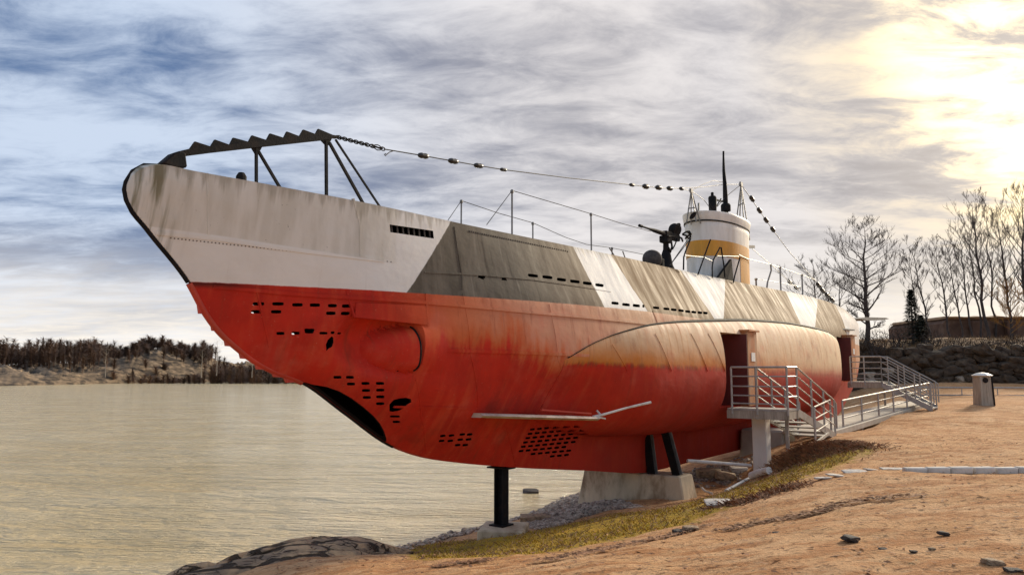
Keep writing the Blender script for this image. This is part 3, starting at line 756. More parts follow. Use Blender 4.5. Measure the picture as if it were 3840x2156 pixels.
# tubular rails round the tower
for pts in [[(2590, 895), (2570, 945), (2564, 965), (2563, 1012)], [(2664, 899), (2640, 965), (2617, 1030)], [(2700, 928), (2675, 975), (2671, 1000), (2671, 1042)], [(2704, 928), (2715, 1000), (2718, 1040)], [(2775, 965), (2755, 1035), (2750, 1060)]]:
    part("tower_rail", M['black'], SUB, lambda m: m.tube([L(*p, .95) for p in pts], .022, 6))
guard([L(2565, 958, .95), L(2640, 965, .95), L(2672, 980, .95), L(2690, 960, .95), L(2770, 962, .95)], .014)
guard([L(2588, 896, .95), L(2520, 985, .6)], .012); guard([L(2578, 900, .9), L(2512, 995, .5)], .012)

# ------------------------------------------------------------------ machine gun and hatch on the fore deck
gp = L(2497, 1000, 0); gt = L(2497, 905, 0); gz = float(deck_z(gp.x))
gun = part("deck_gun", M['black'], SUB, lambda m: m.lathe([(.30, gz - gt.z), (.28, gz - gt.z + .1), (.19, gz - gt.z + .3), (.13, -.35), (.09, -.25), (.08, 0)], gt, 14), 40)
gun["label"] = "black anti-aircraft gun on a pedestal"
for s in (-1, 1): part("pedestal_leg", M['black'], gun, lambda m: m.bar((gt.x + .05, s * .22, gz), (gt.x, s * .06, gt.z - .3), .05))
bd = (L(2432, 858, 0) - L(2510, 884, 0)).normalized(); g0 = L(2505, 882, 0)
part("gun_barrel", M['black'], gun, lambda m: (m.tube([g0, g0 + bd * .9, g0 + bd * 1.25, g0 + bd * 1.75], [.075, .06, .032, .028], 8), m.tube([g0 + bd * 1.7, g0 + bd * 1.85], .045, 8)), 50)
part("breech", M['black'], gun, lambda m: m.bar(g0 - bd * .7, g0 + bd * .25, .16, .2), bevel=.02)
part("magazine_drum", M['black'], gun, lambda m: m.lathe([(.05, -.12), (.17, -.11), (.19, -.04), (.19, .06), (.16, .12), (.05, .14)], L(2531, 862, 0), 18, (.2, .9, .3)), 45)
part("cradle", M['black'], gun, lambda m: (m.box(gt + Vector((0, 0, .05)), (.36, .26, .2)), m.bar(gt + Vector((-.2, -.15, .1)), g0 + Vector((.3, -.1, 0)), .06)), bevel=.02)
for q in [(2560, 878, 2585, 868), (2560, 880, 2582, 895), (2548, 890, 2560, 905), (2575, 868, 2590, 890), (2570, 895, 2588, 880)]:
        part("grip_bar", M['black'], gun, lambda m: m.tube([L(q[0], q[1], .05), L((q[0] + q[2]) / 2 + 2, (q[1] + q[3]) / 2 - 4, .1), L(q[2], q[3], .05)], .028, 6))
for P, r in [([L(2515, 890, 0), L(2520, 925, .05), L(2514, 945, .1), L(2508, 930, .15)], .03), ([L(2540, 895, .1), L(2530, 920, .1), L(2522, 935, .1)], .022), ([L(2585, 868, .05), L(2592, 878, .1), L(2583, 897, .05)], .022)]:
    part("shoulder_rest", M['black'], gun, lambda m: m.tube(P, r, 6))
part("gun_sight", M['black'], gun, lambda m: m.lathe([(.05, 0), (.07, .05), (.05, .1)], L(2545, 850, 0), 8))
hc = L(2446, 968, .15)
hat = part("deck_hatch", M['stone_dark'], SUB, lambda m: m.lathe([(.04, -.10), (.25, -.09), (.27, -.04), (.27, .02), (.2, .09), (.03, .12)], Vector((hc.x, hc.y, hc.z - .02)), 22, (-.8, -.5, .3)), 45)
part("hatch_hinge", M['black'], hat, lambda m: m.box((hc.x + .4, hc.y, hc.z - .15), (.16, .3, .35)), bevel=.02)
part("towing_bitt", M['black'], SUB, lambda m: m.lathe([(.07, -.06), (.07, .0), (.04, .05)], (L(905, 662, .3)), 10))

M['plane'] = mat('worn_plane_paint', (.50, .43, .37), .6, 0, .25, 4, (.30, .10, .07), .2, 20)
# ------------------------------------------------------------------ bow plane with its guard rod
def plane(m):
    z = boat(1812, 1558, .98)[1]; zend = boat(2262, 1570, 1.62)[1]; t0 = boat(1812, 1560, .98)[0]; t1 = boat(2262, 1560, 1.62)[0]; n = 24
    out = []
    for i in range(n + 1):
        s = i / n; t = t0 + (t1 - t0) * s
        e = .98 + .68 * (1 - (1 - s) ** 2.6) - .10 * max(0, (s - .9) / .1) ** 2
        out.append((t, e))
    v = []; f = []
    for t, e in out:
        th = .042; s_ = (t - t0) / (t1 - t0)
        v += [(t, -.4, z + (zend - z) * s_ - th), (t, -(e - .06), z + (zend - z) * s_ - th * .9), (t, -e, z + (zend - z) * s_), (t, -(e - .06), z + (zend - z) * s_ + th * .9), (t, -.4, z + (zend - z) * s_ + th)]
    for i in range(n):
        for j in range(4): f.append((i * 5 + j, i * 5 + j + 1, (i + 1) * 5 + j + 1, (i + 1) * 5 + j))
    f += [(0, 1, 2, 3, 4), tuple(n * 5 + j for j in range(5))[::-1]]
    m.add(v, f)
bp_ = part("bow_plane", M['plane'], SUB, plane, 40)
part("plane_guard_rod", M['pipe'], bp_, lambda m: m.tube([L(2225, 1562, 1.5), L(2262, 1554, 1.65), L(2350, 1529, 1.85), L(2440, 1508, 2.12)], [.025, .025, .022, .028], 6))
part("guard_bracket", M['pipe'], bp_, lambda m: (m.bar(L(2238, 1538, 1.5), L(2256, 1560, 1.6), .03), m.bar(L(2225, 1560, 1.55), L(2268, 1569, 1.62), .05, .03)))
part("guard_rail", M['red'], bp_, lambda m: m.bar(L(2028, 1536, 1.25), L(2215, 1550, 1.5), .05, .03))

# ------------------------------------------------------------------ entrance doors in the tank, stern fittings
for k, (t0, t1, z0, z1) in enumerate(DOORS):
    yo = 2.17 if k == 0 else 1.62
    lab = "orange worn door jamb with a dark doorway beside it"
    j = part("door_jamb", M['orange_jamb'], SUB, lambda m: m.box((t1 + .40, -(yo - .2), (z0 + z1) / 2 + .03), (.78, .42, z1 - z0 + .10)), bevel=.02)
    j["label"] = lab
    part("jamb_cap", M['orange_jamb'], j, lambda m: m.box((t1 + .40, -(yo - .18), z1 + .10), (.88, .52, .045)))
    part("door_leaf", M['maroon'], SUB, lambda m: m.box((t1 - .03, -(yo - .55), (z0 + z1) / 2), (.05, 1.1, z1 - z0 - .02)))
    part("inner_door", M['maroon'], SUB, lambda m: m.box(((t0 + t1) / 2, -1.0, (z0 + z1) / 2), (t1 - t0, .05, z1 - z0 - .02)))
    part("notice_plate", M['cream_col'], j, lambda m: m.box((t1 + .42, -(yo + .018), z0 + (z1 - z0) * .68), (.30, .012, .24)))
part("stern_plate", M['grey_steel'], SUB, lambda m: m.plate([L(3196, 1196, -.1).xz, L(3225, 1190, -.1).xz, L(3300, 1192, -.1).xz, L(3312, 1196, -.1).xz, L(3290, 1201, -.1).xz, L(3230, 1203, -.1).xz], -.25, .45))
part("stern_plate", M['grey_steel'], SUB, lambda m: m.bar(L(3130, 1232, 1.0), L(3195, 1238, 1.0), .25, .06))

# ================================================================== the shore: terrain through measured heights
CP = [(0, 0, 2.4), (5, 0, 2.45), (10, 5, 2.45), (3, 4, 2.38), (20, 8, 2.4), (34, 18, 2.4), (0, -14, 2.3), (25, -14, 2.4), (-8, -10, 1.3), (-11, 0, .3), (-15, 6, -1.0), (-16, -14, 0.2), (60, 0, 2.6), (60, 30, 2.8),
      (-2.6, 17.8, 0.0), (.3, 21.5, 0.0), (1.9, 24.8, 0.0), (5, 31, 0.0), (9, 38, .0), (14, 47, 0.0), (20, 57, 0.0), (28, 68, 0.0),
      (-4.5, 21, -.9), (-2, 26, -1.1), (2, 34, -1.1), (7, 44, -1.1), (12, 55, -1.1), (18, 66, -1.1), (-9, 25, -2), (-4, 40, -2.2), (4, 60, -2.2), (-14, 14, -1.6),
      (-5, 15.5, -.35), (-8.5, 11, -.5), (-3.4, 15.2, .15), (-6, 9, .55), (-4, 10.5, .95), (-8, 5, .6), (-.4, 15.2, .76), (-1.6, 15.0, .58), (.8, 16.6, .72), (-.5, 14.2, .92),
      (2.0, 18.2, .78), (3.6, 18.2, .92), (4.6, 20.5, .95), (6.2, 20.9, 1.12), (6.5, 20.2, 1.10), (5.6, 19.2, 1.05), (7.5, 19.6, 2.0), (8.2, 19.2, 2.15), (9.4, 22.0, 2.15),
      (7.5, 25, 1.25), (10, 29, 1.35), (13, 33, 1.5), (17, 38, 1.7), (9.0, 24.0, 1.9), (11.5, 27, 1.9), (15, 31.5, 2.2), (18.4, 33.5, 2.55), (21, 37, 2.5), (24, 44, 2.25), (30, 40, 2.35), (26, 50, 2.5), (36, 50, 2.6), (50, 52, 2.9), (26, 62, 2.6), (40, 70, 3), (60, 80, 3), (14, 24, 2.2), (20, 30, 2.3), (12, 14, 2.38), (8, 16, 2.2)]
for px, py, z in [(3840, 2156, 2.42), (2800, 2156, 2.28), (1920, 2156, 1.98), (1300, 2156, 1.5), (900, 2156, 1.15), (3840, 1780, 2.40), (3400, 1780, 2.40), (3050, 1790, 2.25), (2700, 1860, 1.62), (2400, 1990, 1.66), (2100, 2050, 1.30), (1700, 2070, .88), (1500, 2060, .68), (3200, 1950, 2.36), (2800, 1980, 2.08), (2860, 1805, 1.62), (2930, 1725, 1.93), (3000, 1655, 2.20), (2955, 1690, 2.08), (3090, 1662, 2.24), (3040, 1760, 2.02), (2570, 1888, .95), (2640, 1868, 1.15), (3300, 1640, 2.22), (3600, 1560, 2.38), (3300, 1560, 2.3)]:
    p = level(px, py, z); CP.append((p.x, p.y, z))
CP = np.array(CP)
def _tps():
    X = CP[:, :2]; n = len(X); D = np.linalg.norm(X[:, None] - X[None], axis=2)
    K = np.where(D > 0, D * D * np.log(D + 1e-12), 0) + np.eye(n) * .08
    P = np.hstack([np.ones((n, 1)), X]); A = np.block([[K, P], [P.T, np.zeros((3, 3))]])
    return np.linalg.solve(A, np.concatenate([CP[:, 2], np.zeros(3)]))
TPS = _tps()
def ground_np(x, y):
    x = np.asarray(x, float); y = np.asarray(y, float); z = TPS[-3] + TPS[-2] * x + TPS[-1] * y
    for i, (cx, cy) in enumerate(CP[:, :2]):
        r2 = (x - cx) ** 2 + (y - cy) ** 2; z = z + TPS[i] * .5 * r2 * np.log(r2 + 1e-12)
    return np.clip(z, -2.5, 3.4)
def ground(x, y): return float(ground_np(x, y))
def hit(px, py):
    """where a sight line meets the ground"""
    d = ray(px, py); ks = np.arange(3, 70, .05); P = d[None] * ks[:, None]
    g = ground_np(P[:, 0], P[:, 1]); i = np.argmax(EYE + P[:, 2] < g)
    return Vector((P[i, 0], P[i, 1], g[i]))
def polydist(x, y, poly):
    best = np.full(np.shape(x), 1e9)
    for a, b in zip(poly[:-1], poly[1:]):
        dx, dy = b[0] - a[0], b[1] - a[1]; s = np.clip(((x - a[0]) * dx + (y - a[1]) * dy) / (dx * dx + dy * dy), 0, 1)
        best = np.minimum(best, np.hypot(x - a[0] - s * dx, y - a[1] - s * dy))
    return best
MOSS = [tuple(hit(*p)[:2]) for p in [(1560, 2075), (1800, 2062), (2050, 2030), (2300, 1975), (2500, 1935), (2690, 1885), (2900, 1805), (3060, 1735), (3200, 1685)]]
LIT1 = [tuple(hit(*p)[:2]) for p in [(2000, 2110), (2150, 2085), (2330, 2048), (2500, 2012), (2640, 1975)]]
LIT2 = [tuple(hit(*p)[:2]) for p in [(2700, 1992), (2850, 1962), (3050, 1925), (3150, 1890), (3300, 1872), (3450, 1860)]]
LIT3 = [tuple(hit(*p)[:2]) for p in [(1640, 2125), (1800, 2105), (1830, 2100)]]
LIT4 = [tuple(hit(*p)[:2]) for p in [(2655, 1905), (2730, 1895), (2800, 1880), (2900, 1850), (2980, 1820)]]
def plan_poly(pxs): return [tuple(hit(*p)[:2]) for p in pxs]
def inside(x, y, poly):
    x = np.asarray(x, float); c = np.zeros(x.shape, bool); n = len(poly)
    for i in range(n):
        (x0, y0), (x1, y1) = poly[i], poly[(i + 1) % n]
        if y0 == y1: continue
        c ^= ((y0 > y) != (y1 > y)) & (x < (x1 - x0) * (y - y0) / (y1 - y0) + x0)
    return c
def soft(x, y, poly, w):
    d = polydist(x, y, poly + poly[:1]); return np.clip(.5 + np.where(inside(x, y, poly), d, -d) / (2 * w), 0, 1)
def scatter(poly, n, r):
    xs = [p[0] for p in poly]; ys = [p[1] for p in poly]; out = []
    while len(out) < n:
        X = np.array([r.uniform(min(xs), max(xs)) for k in range(n)]); Y = np.array([r.uniform(min(ys), max(ys)) for k in range(n)]); k = inside(X, Y, poly)
        out += list(zip(X[k], Y[k]))
    return out[:n]
MOSSP = plan_poly([(1540, 2050), (1700, 2028), (1850, 2018), (2000, 1992), (2300, 1928), (2560, 1893), (2750, 1835), (2900, 1785), (3100, 1705), (3250, 1672), (3270, 1684), (3150, 1735), (2950, 1815), (2750, 1893), (2550, 1968), (2300, 2025), (2050, 2068), (1800, 2096), (1560, 2092)])
PEBP = plan_poly([(1950, 1975), (2010, 1930), (2080, 1880), (2150, 1850), (2330, 1878), (2430, 1905), (2300, 1915), (2180, 1940), (2050, 1985)])
PEB = [tuple(hit(*p)[:2]) for p in [(1990, 1965), (2080, 1915), (2200, 1890), (2330, 1905)]]
MOUND = [tuple(hit(*p)[:2]) for p in [(2930, 1738), (3010, 1705), (3090, 1682), (3170, 1668)]]
def axis_pts(lo, near0, near1, hi, d):
    a = np.arange(near0, near1, d); l = near0 - np.geomspace(d, near0 - lo, 26)[::-1]; h = near1 + np.geomspace(d, hi - near1, 34) - d; return np.unique(np.round(np.concatenate([l, a, h]), 4))
gx = axis_pts(-26, -9, 16, 120, .10); gy_ = axis_pts(-26, 4.5, 27, 120, .10)
def rough_noise(x, y):
    h = np.zeros_like(x)
    for i, (px_, py_) in enumerate(zip(x.ravel(), y.ravel())):
        v = mnoise.noise((px_ * .9, py_ * .9, 1.7)) * .035 + mnoise.noise((px_ * 3.1, py_ * 3.1, 4.2)) * .028 + mnoise.noise((px_ * 8, py_ * 8, 9)) * .011
        h.flat[i] = v
    return h
GX, GY = np.meshgrid(gx, gy_); GZ = ground_np(GX, GY) + rough_noise(GX, GY)
dl = np.minimum(polydist(GX, GY, LIT1), polydist(GX, GY, LIT2)); GZ -= .05 * np.exp(-(dl / .12) ** 2)
nx, ny = len(gx), len(gy_)
gm = bpy.data.meshes.new("ground")
gm.from_pydata([tuple(p) for p in np.stack([GX.ravel(), GY.ravel(), GZ.ravel()], 1)], [], [(j * nx + i, j * nx + i + 1, (j + 1) * nx + i + 1, (j + 1) * nx + i) for j in range(ny - 1) for i in range(nx - 1)])
def vattr(name, arr):
    a = gm.attributes.new(name, 'FLOAT', 'POINT'); a.data.foreach_set("value", np.clip(arr, 0, 1).astype(np.float32).ravel())
vattr("moss", soft(GX, GY, MOSSP, .45))
vattr("litter", np.maximum.reduce([np.exp(-(polydist(GX, GY, p) / w) ** 2) for p, w in ((LIT1, .13), (LIT2, .15), (LIT3, .14), (LIT4, .22), (MOUND, .50))]))
vattr("pebble", np.maximum(soft(GX, GY, PEBP, .5), np.clip((.35 - GZ) / .3, 0, 1)))
gm.polygons.foreach_set("use_smooth", [True] * len(gm.polygons))
def ground_material():
    m = bpy.data.materials.new("sandy_shore"); m.use_nodes = True; g = NT(m.node_tree); b = g.n["Principled BSDF"]
    p = g.pos(); n1 = g.noise(p, .55, 6, .6); n2 = g.noise(p, 3.2, 7, .65); n3 = g.noise(p, 17, 5, .7); n4 = g.noise(g.vscale(p, (1, 2.4, 1), (0, 0, 0), (0, 0, .25)), 1.5, 6, .6)
    c = g.mix(g.smooth(n1, .32, .68), (.60, .325, .145), (.70, .435, .235))
    c = g.mix(g.mul(g.smooth(n4, .42, .62), .85), c, (.44, .195, .075))
    n5 = g.noise(g.vscale(p, (1, 1.8, 1), (9, 2, 0)), 7, 6, .7)
    c = g.mix(g.mul(g.smooth(n5, .54, .68), .8), c, (.15, .075, .038))
    c = g.mix(g.mul(g.smooth(n5, .44, .32), .6), c, (.62, .42, .25))
    c = g.mix(g.mul(g.smooth(n2, .52, .72), .6), c, (.58, .37, .19))
    c = g.mix(g.mul(g.smooth(n3, .54, .68), .85), c, (.19, .092, .042))
    c = g.mix(g.mul(g.smooth(n3, .42, .30), .6), c, (.62, .44, .27))
    jitter = g.add(g.mul(g.sub(n2, .5), 1.3), g.mul(g.sub(n3, .5), .7))
    mo = g.smooth(g.add(g.attr("moss"), jitter), .22, .60)
    mcol = g.mix(g.smooth(n2, .35, .65), (.50, .31, .022), (.29, .21, .020))
    c = g.mix(g.mul(mo, .9), c, mcol)
    li = g.smooth(g.add(g.attr("litter"), jitter), .40, .80)
    c = g.mix(g.mul(li, .85), c, g.mix(n3, (.08, .042, .024), (.26, .135, .065)))
    pe = g.smooth(g.add(g.attr("pebble"), g.mul(jitter, .6)), .35, .65)
    c = g.mix(pe, c, g.mix(g.smooth(n3, .35, .65), (.09, .072, .055), (.33, .27, .20)))
    g.l.new(c, b.inputs['Base Color']); b.inputs['Roughness'].default_value = .95; b.inputs['Specular IOR Level'].default_value = .15
    g.l.new(g.bump(g.add(g.add(g.mul(n2, .6), g.mul(n5, .6)), g.mul(n3, .6)), 1.0, .07), b.inputs['Normal'])
    return m
M['ground'] = ground_material(); gm.materials.append(M['ground'])
tag(link(bpy.data.objects.new("ground", gm)), kind="structure")

# ------------------------------------------------------------------ water
def water_material():
    m = bpy.data.materials.new("bay_water"); m.use_nodes = True; g = NT(m.node_tree); b = g.n["Principled BSDF"]
    p = g.pos()
    w1 = g.noise(g.vscale(p, (.40, 1.25, 1), (0, 0, 0), (0, 0, .12)), .8, 4, .55, .5)
    w2 = g.noise(g.vscale(p, (.8, 2.4, 1), (3, 1, 0), (0, 0, -.1)), 2.6, 5, .6, .3)
    w3 = g.noise(g.vscale(p, (.12, .30, 1), (3, 1, 5)), 1.0, 3, .5)
    h = g.add(g.add(g.mul(w1, 1.0), g.mul(w2, .30)), g.mul(w3, 1.2))
    g.l.new(g.mix(g.smooth(w3, .3, .7), (.70, .54, .27), (.80, .65, .38)), b.inputs['Base Color'])  # golden sky reflection put into the base colour
    b.inputs['Roughness'].default_value = .12; b.inputs['IOR'].default_value = 1.6; b.inputs['Specular IOR Level'].default_value = .5
    g.l.new(g.bump(h, 1.0, .8), b.inputs['Normal'])
    return m
M['water'] = water_material()
wb = MB(); wb.add([(-900, -60, 0), (400, -60, 0), (400, 1400, 0), (-900, 1400, 0)], [(0, 1, 2, 3)])
tag(wb.build("water", M['water']), kind="structure")

# ------------------------------------------------------------------ far island with its wood
SH = [(-240, 1452), (0, 1446), (230, 1441), (420, 1437), (560, 1434), (760, 1431), (1000, 1424), (1250, 1422), (1600, 1422), (2100, 1424), (2600, 1420)]
def island():
    xs = np.linspace(-500, 2600, 420); ys = np.linspace(0, 1, 44) ** 1.4; v = []; f = []
    for px in xs:
        sy = np.interp(px, [s[0] for s in SH], [s[1] for s in SH]); d0 = EYE * FPX / (sy - HORIZON)
        for j in ys:
            d = d0 - 3 + j * 150; P = atdepth(px, HORIZON, d)
            hill = 4.2 + 7.5 * math.exp(-((px - 610) / 190) ** 2) + 2.2 * math.exp(-((px - 1000) / 120) ** 2) + 1.0 * math.exp(-((px - 280) / 120) ** 2)
            rise = 1 - math.exp(-j * 14); z = -1 + (hill + 1) * rise
            n = mnoise.noise((P.x * .09, d * .12, 3)) * 2.4 + abs(mnoise.noise((P.x * .16, d * .3, 7))) * 2.4 + mnoise.noise((P.x * .6, d * .5, 1)) * .9 + abs(mnoise.noise((P.x * 1.4, d * .9, 4))) * .7
            v.append((P.x, P.y, z + n * min(1, j * 6 + .15) - (0 if j > .01 else .6)))
    n = len(ys)
    f = [(i * n + j, (i + 1) * n + j, (i + 1) * n + j + 1, i * n + j + 1) for i in range(len(xs) - 1) for j in range(n - 1)]
    m = MB(); m.add(v, f); return m
isl = island(); io = isl.build("island", M['rock_far'], smooth=35); tag(io, kind="structure")
isl_v = np.array(isl.v)
def isl_z(x, y):
    i = np.argmin((isl_v[:, 0] - x) ** 2 + (isl_v[:, 1] - y) ** 2); return isl_v[i, 2]

def limb(mb, a, b, r0, r1, n=3, mi=0): mb.tube([a, b], [r0, r1], n, False, mi)
wd = MB(); rs = random.Random(3)
for k in range(820):
    px = rs.uniform(-160, 1150); dep = rs.uniform(238, 300)
    if 380 < px < 800 and rs.random() < .62: dep = rs.uniform(285, 320)
    x = (px - CX) / FPX * dep; z = isl_z(x, dep) - .3; hgt = rs.uniform(4.6, 8.6) * (1.12 if px < 380 else .92)
    if 430 < px < 760: hgt *= .6
    base = Vector((x, dep, z)); top = base + Vector((rs.uniform(-.6, .6), 0, hgt)); r = rs.uniform(.10, .2)
    wd.tube([base, (base + top) / 2 + Vector((rs.uniform(-.3, .3), 0, 0)), top], [r, r * .7, .03], 3, False)
    con = rs.random() < .12
    for q in range(150 if not con else 90):
        s = rs.uniform(.25, 1.0) if not con else rs.uniform(.12, 1)
        spread = (2.3 * (1.15 - abs(s - .6))) if not con else 1.7 * (1.05 - s)
        a0 = rs.uniform(0, 6.28); c = base + (top - base) * s; e = c + Vector((math.cos(a0), math.sin(a0), rs.uniform(.2, .9) if not con else -.2)) * rs.uniform(.3, 1) * spread
        wv = rs.uniform(.05, .16) if not con else rs.uniform(.2, .4); pd = Vector((-math.sin(a0), math.cos(a0), .4)) * wv
        wd.add([c - pd, c + pd, e], [(0, 1, 2)])
o = wd.build("far_wood", M['wood_far'], fix=False); tag(o, kind="stuff")
bare_trees = []

# ------------------------------------------------------------------ bare trees
def grow(rs, height, trunk_r, spread=.55, levels=4, lean=(0, 0), bare=.25, nb=16, curve=.10, narrow=False, dens=1.0):
    """returns (trunk MB, crown MB) at the origin"""
    tm, cm = MB(), MB()
    npt = 9; pts = [Vector((0, 0, -.3))]; rad = [trunk_r * 1.15]
    for i in range(1, npt + 1):
        s = i / npt; pts.append(Vector((lean[0] * s + rs.uniform(-1, 1) * curve * .35, lean[1] * s + rs.uniform(-1, 1) * curve * .35, height * s))); rad.append(trunk_r * (1 - s) ** .8 + .012)
    tm.tube(pts, rad, 7)
    def at(s):
        q = s * npt; i = min(int(q), npt - 1); return pts[i] + (pts[i + 1] - pts[i]) * (q - i), rad[i] + (rad[i + 1] - rad[i]) * (q - i)
    def branch(p, d, ln, r, lev):
        seg = 3; cur = p; P = [p]; R = [r]; dd = d.copy()
        for i in range(seg):
            dd = (dd + Vector((rs.uniform(-1, 1), rs.uniform(-1, 1), rs.uniform(-.3, 1.0 if not narrow else 1.4))) * .17).normalized(); cur = cur + dd * ln / seg; P.append(cur); R.append(r * (1 - (i + 1) / seg * .75))
        cm.tube(P, R, 4 if lev == 1 else 3, False)
        if lev >= levels: return
        k = int(rs.uniform(3, 5.6) * dens)
        for j in range(k):
            s = rs.uniform(.25, 1.0); i = min(int(s * seg), seg - 1); q = P[i] + (P[i + 1] - P[i]) * (s * seg - i)
            ax = Vector((rs.uniform(-1, 1), rs.uniform(-1, 1), rs.uniform(-.2, .9))).normalized()
            nd = (dd * (1.0 if not narrow else 1.3) + ax * .85).normalized(); branch(q, nd, ln * rs.uniform(.38, .62), max(R[i] * .55, .012), lev + 1)
    n = nb
    for j in range(n):
        s = bare + (1 - bare) * (j + rs.random()) / n; p, r = at(min(s, .985)); a = j * 2.4 + rs.uniform(-.5, .5)
        prof = (math.sin(min(1, (s - bare) / (1 - bare) + .18) * math.pi * .80)) if not narrow else (.55 + .45 * math.sin((s - bare) / (1 - bare) * math.pi))
        up = rs.uniform(.35, .75) if not narrow else rs.uniform(.9, 1.5)
        branch(p, Vector((math.cos(a), math.sin(a), up)).normalized(), height * spread * max(prof, .25) * rs.uniform(.7, 1.1) * .62, max(r * .5, .02), 1)
    return tm, cm
def plant_tree(px, ytop, ybase, depth, lab, rs_seed, spread=.5, lean_px=0, narrow=False, mats=('bark', 'twig'), r=None, nb=18, dens=1.0, bare=.25, name="bare_tree", cat="tree", group="bare trees on the bank behind the submarine", levels=4):
    b = atdepth(px, ybase, depth); t = atdepth(px + lean_px, ytop, depth); h = t.z - b.z
    rs = random.Random(rs_seed); tm, cm = grow(rs, h, r or h * .012, spread, levels, (t.x - b.x, 0), bare, nb, h * .03, narrow, dens)
    e = empty(name, b); tag(e, lab, cat, group)
    tm.build("trunk", M[mats[0]], e, 60, fix=False); cm.build("crown", M[mats[1]], e, fix=False); return e
plant_tree(3255, 862, 1330, 58, "broad bare tree rising just behind the submarine's stern", 11, .50, -15, False, r=.20, nb=30, dens=1.15, bare=.18)
plant_tree(3060, 1000, 1330, 60, "low bare tree half hidden behind the aft deck", 12, .6, -5, False, r=.10, nb=16, bare=.2)
plant_tree(3140, 1040, 1320, 57, "short twiggy tree between the aft deck and the broad tree", 13, .75, 10, r=.08, nb=16, bare=.12)
plant_tree(3510, 930, 1345, 70, "slender bare tree leaning left, just right of the spruce", 21, .30, -95, True, ('bark', 'twig'), .10, 19, 1.0, .3)
plant_tree(3575, 925, 1330, 72, "slender bare tree, second to the right of the spruce", 22, .30, -70, True, ('bark', 'twig'), .11, 21, 1.0, .3)
plant_tree(3618, 925, 1320, 74, "slender bare tree left of the brown wall's corner", 23, .28, -65, True, ('bark', 'twig'), .09, 18, 1.0, .35)
plant_tree(3655, 880, 1310, 76, "thin pale bare tree in front of the brown wall's left end", 24, .28, -60, True, ('bark', 'twig'), .10, 19, 1.0, .35)
plant_tree(3688, 840, 1310, 78, "thin bare tree left of the tallest tree", 25, .28, -60, True, ('bark', 'twig'), .11, 20, 1.0, .35)
plant_tree(3712, 765, 1310, 76, "tallest dark bare tree above the brown wall", 26, .30, -75, True, ('bark', 'twig'), .17, 26, 1.0, .3)
plant_tree(3738, 830, 1310, 80, "bare tree standing close right of the tallest tree", 27, .28, -40, True, ('bark', 'twig'), .12, 21, 1.0, .35)
plant_tree(3802, 790, 1310, 78, "bare tree with long left-leaning limbs near the picture's right edge", 28, .34, -60, True, ('bark', 'twig'), .14, 27, 1.0, .25)
plant_tree(3850, 735, 1310, 74, "dark bare tree cut by the picture's right edge", 29, .36, -20, True, ('bark', 'twig'), .19, 28, 1.0, .25)
plant_tree(3450, 955, 1345, 76, "faint slender bare tree rising above the spruce's tip", 30, .28, -40, True, ('bark', 'twig'), .07, 17, 1.0, .3)
plant_tree(3790, 1085, 1275, 66, "small tree with yellow twigs before the brown wall", 33, .8, 0, False, ('bark', 'twig_warm'), .05, 16, 1.2, .1, "small_tree", "tree", "bare trees on the bank behind the submarine")
for k, (px, yt, yb, dp, lab) in enumerate([(395, 1300, 1410, 240, "pale birch on the far shore's left rocks"), (755, 1312, 1412, 236, "pale birch trunk on the far shore right of the rocky hill"), (812, 1278, 1405, 240, "tall pale birch on the far shore beside the submarine's stem"),
                                    (275, 1305, 1400, 245, "pale slim birch in the middle of the far wood"), (205, 1310, 1405, 246, "pale slim birch left of the middle of the far wood"), (945, 1330, 1412, 238, "pale birch seen just before the submarine's bow")]):
    plant_tree(px, yt, yb, dp, lab, 50 + k, .45, 4, False, ('bark_pale', 'bark_pale'), .13, 12, .7, .35, "birch_tree", "tree", "pale birches on the far shore", 3)

# spruce
def spruce(px, ytop, ybase, depth, w, seed, lab):
    b = atdepth(px, ybase, depth); h = atdepth(px, ytop, depth).z - b.z; rs = random.Random(seed); e = empty("spruce_tree", b); tag(e, lab, "tree")
    part("trunk", M['bark'], e, lambda m: m.tube([(0, 0, -.3), (0, 0, h * .5), (0, 0, h)], [.14, .08, .01], 6))
    cm = MB()
    for k in range(2600):
        s = rs.random() ** .8; a = rs.uniform(0, 6.28); rr = w * (1 - s) ** .85 * (.55 + .45 * math.sin(s * 55) ** 2) + .05; q = rs.uniform(.2, 1) * rr
        c = Vector((math.cos(a) * q, math.sin(a) * q, s * h * .98 + .25 - q * .25)); d = Vector((math.cos(a), math.sin(a), rs.uniform(-.5, .2))) * rs.uniform(.15, .32); pd = Vector((-math.sin(a), math.cos(a), rs.uniform(-.4, .4))) * rs.uniform(.04, .09)
        cm.add([c - pd, c + pd, c + d], [(0, 1, 2)])
    cm.build("crown", M['needle'], e, fix=False)
spruce(3428, 1092, 1330, 62, 1.25, 5, "dark green spruce standing alone on the bank behind the stern")
spruce(3462, 1190, 1335, 63, 1.0, 6, "small dark spruce tucked against the taller spruce's right side")
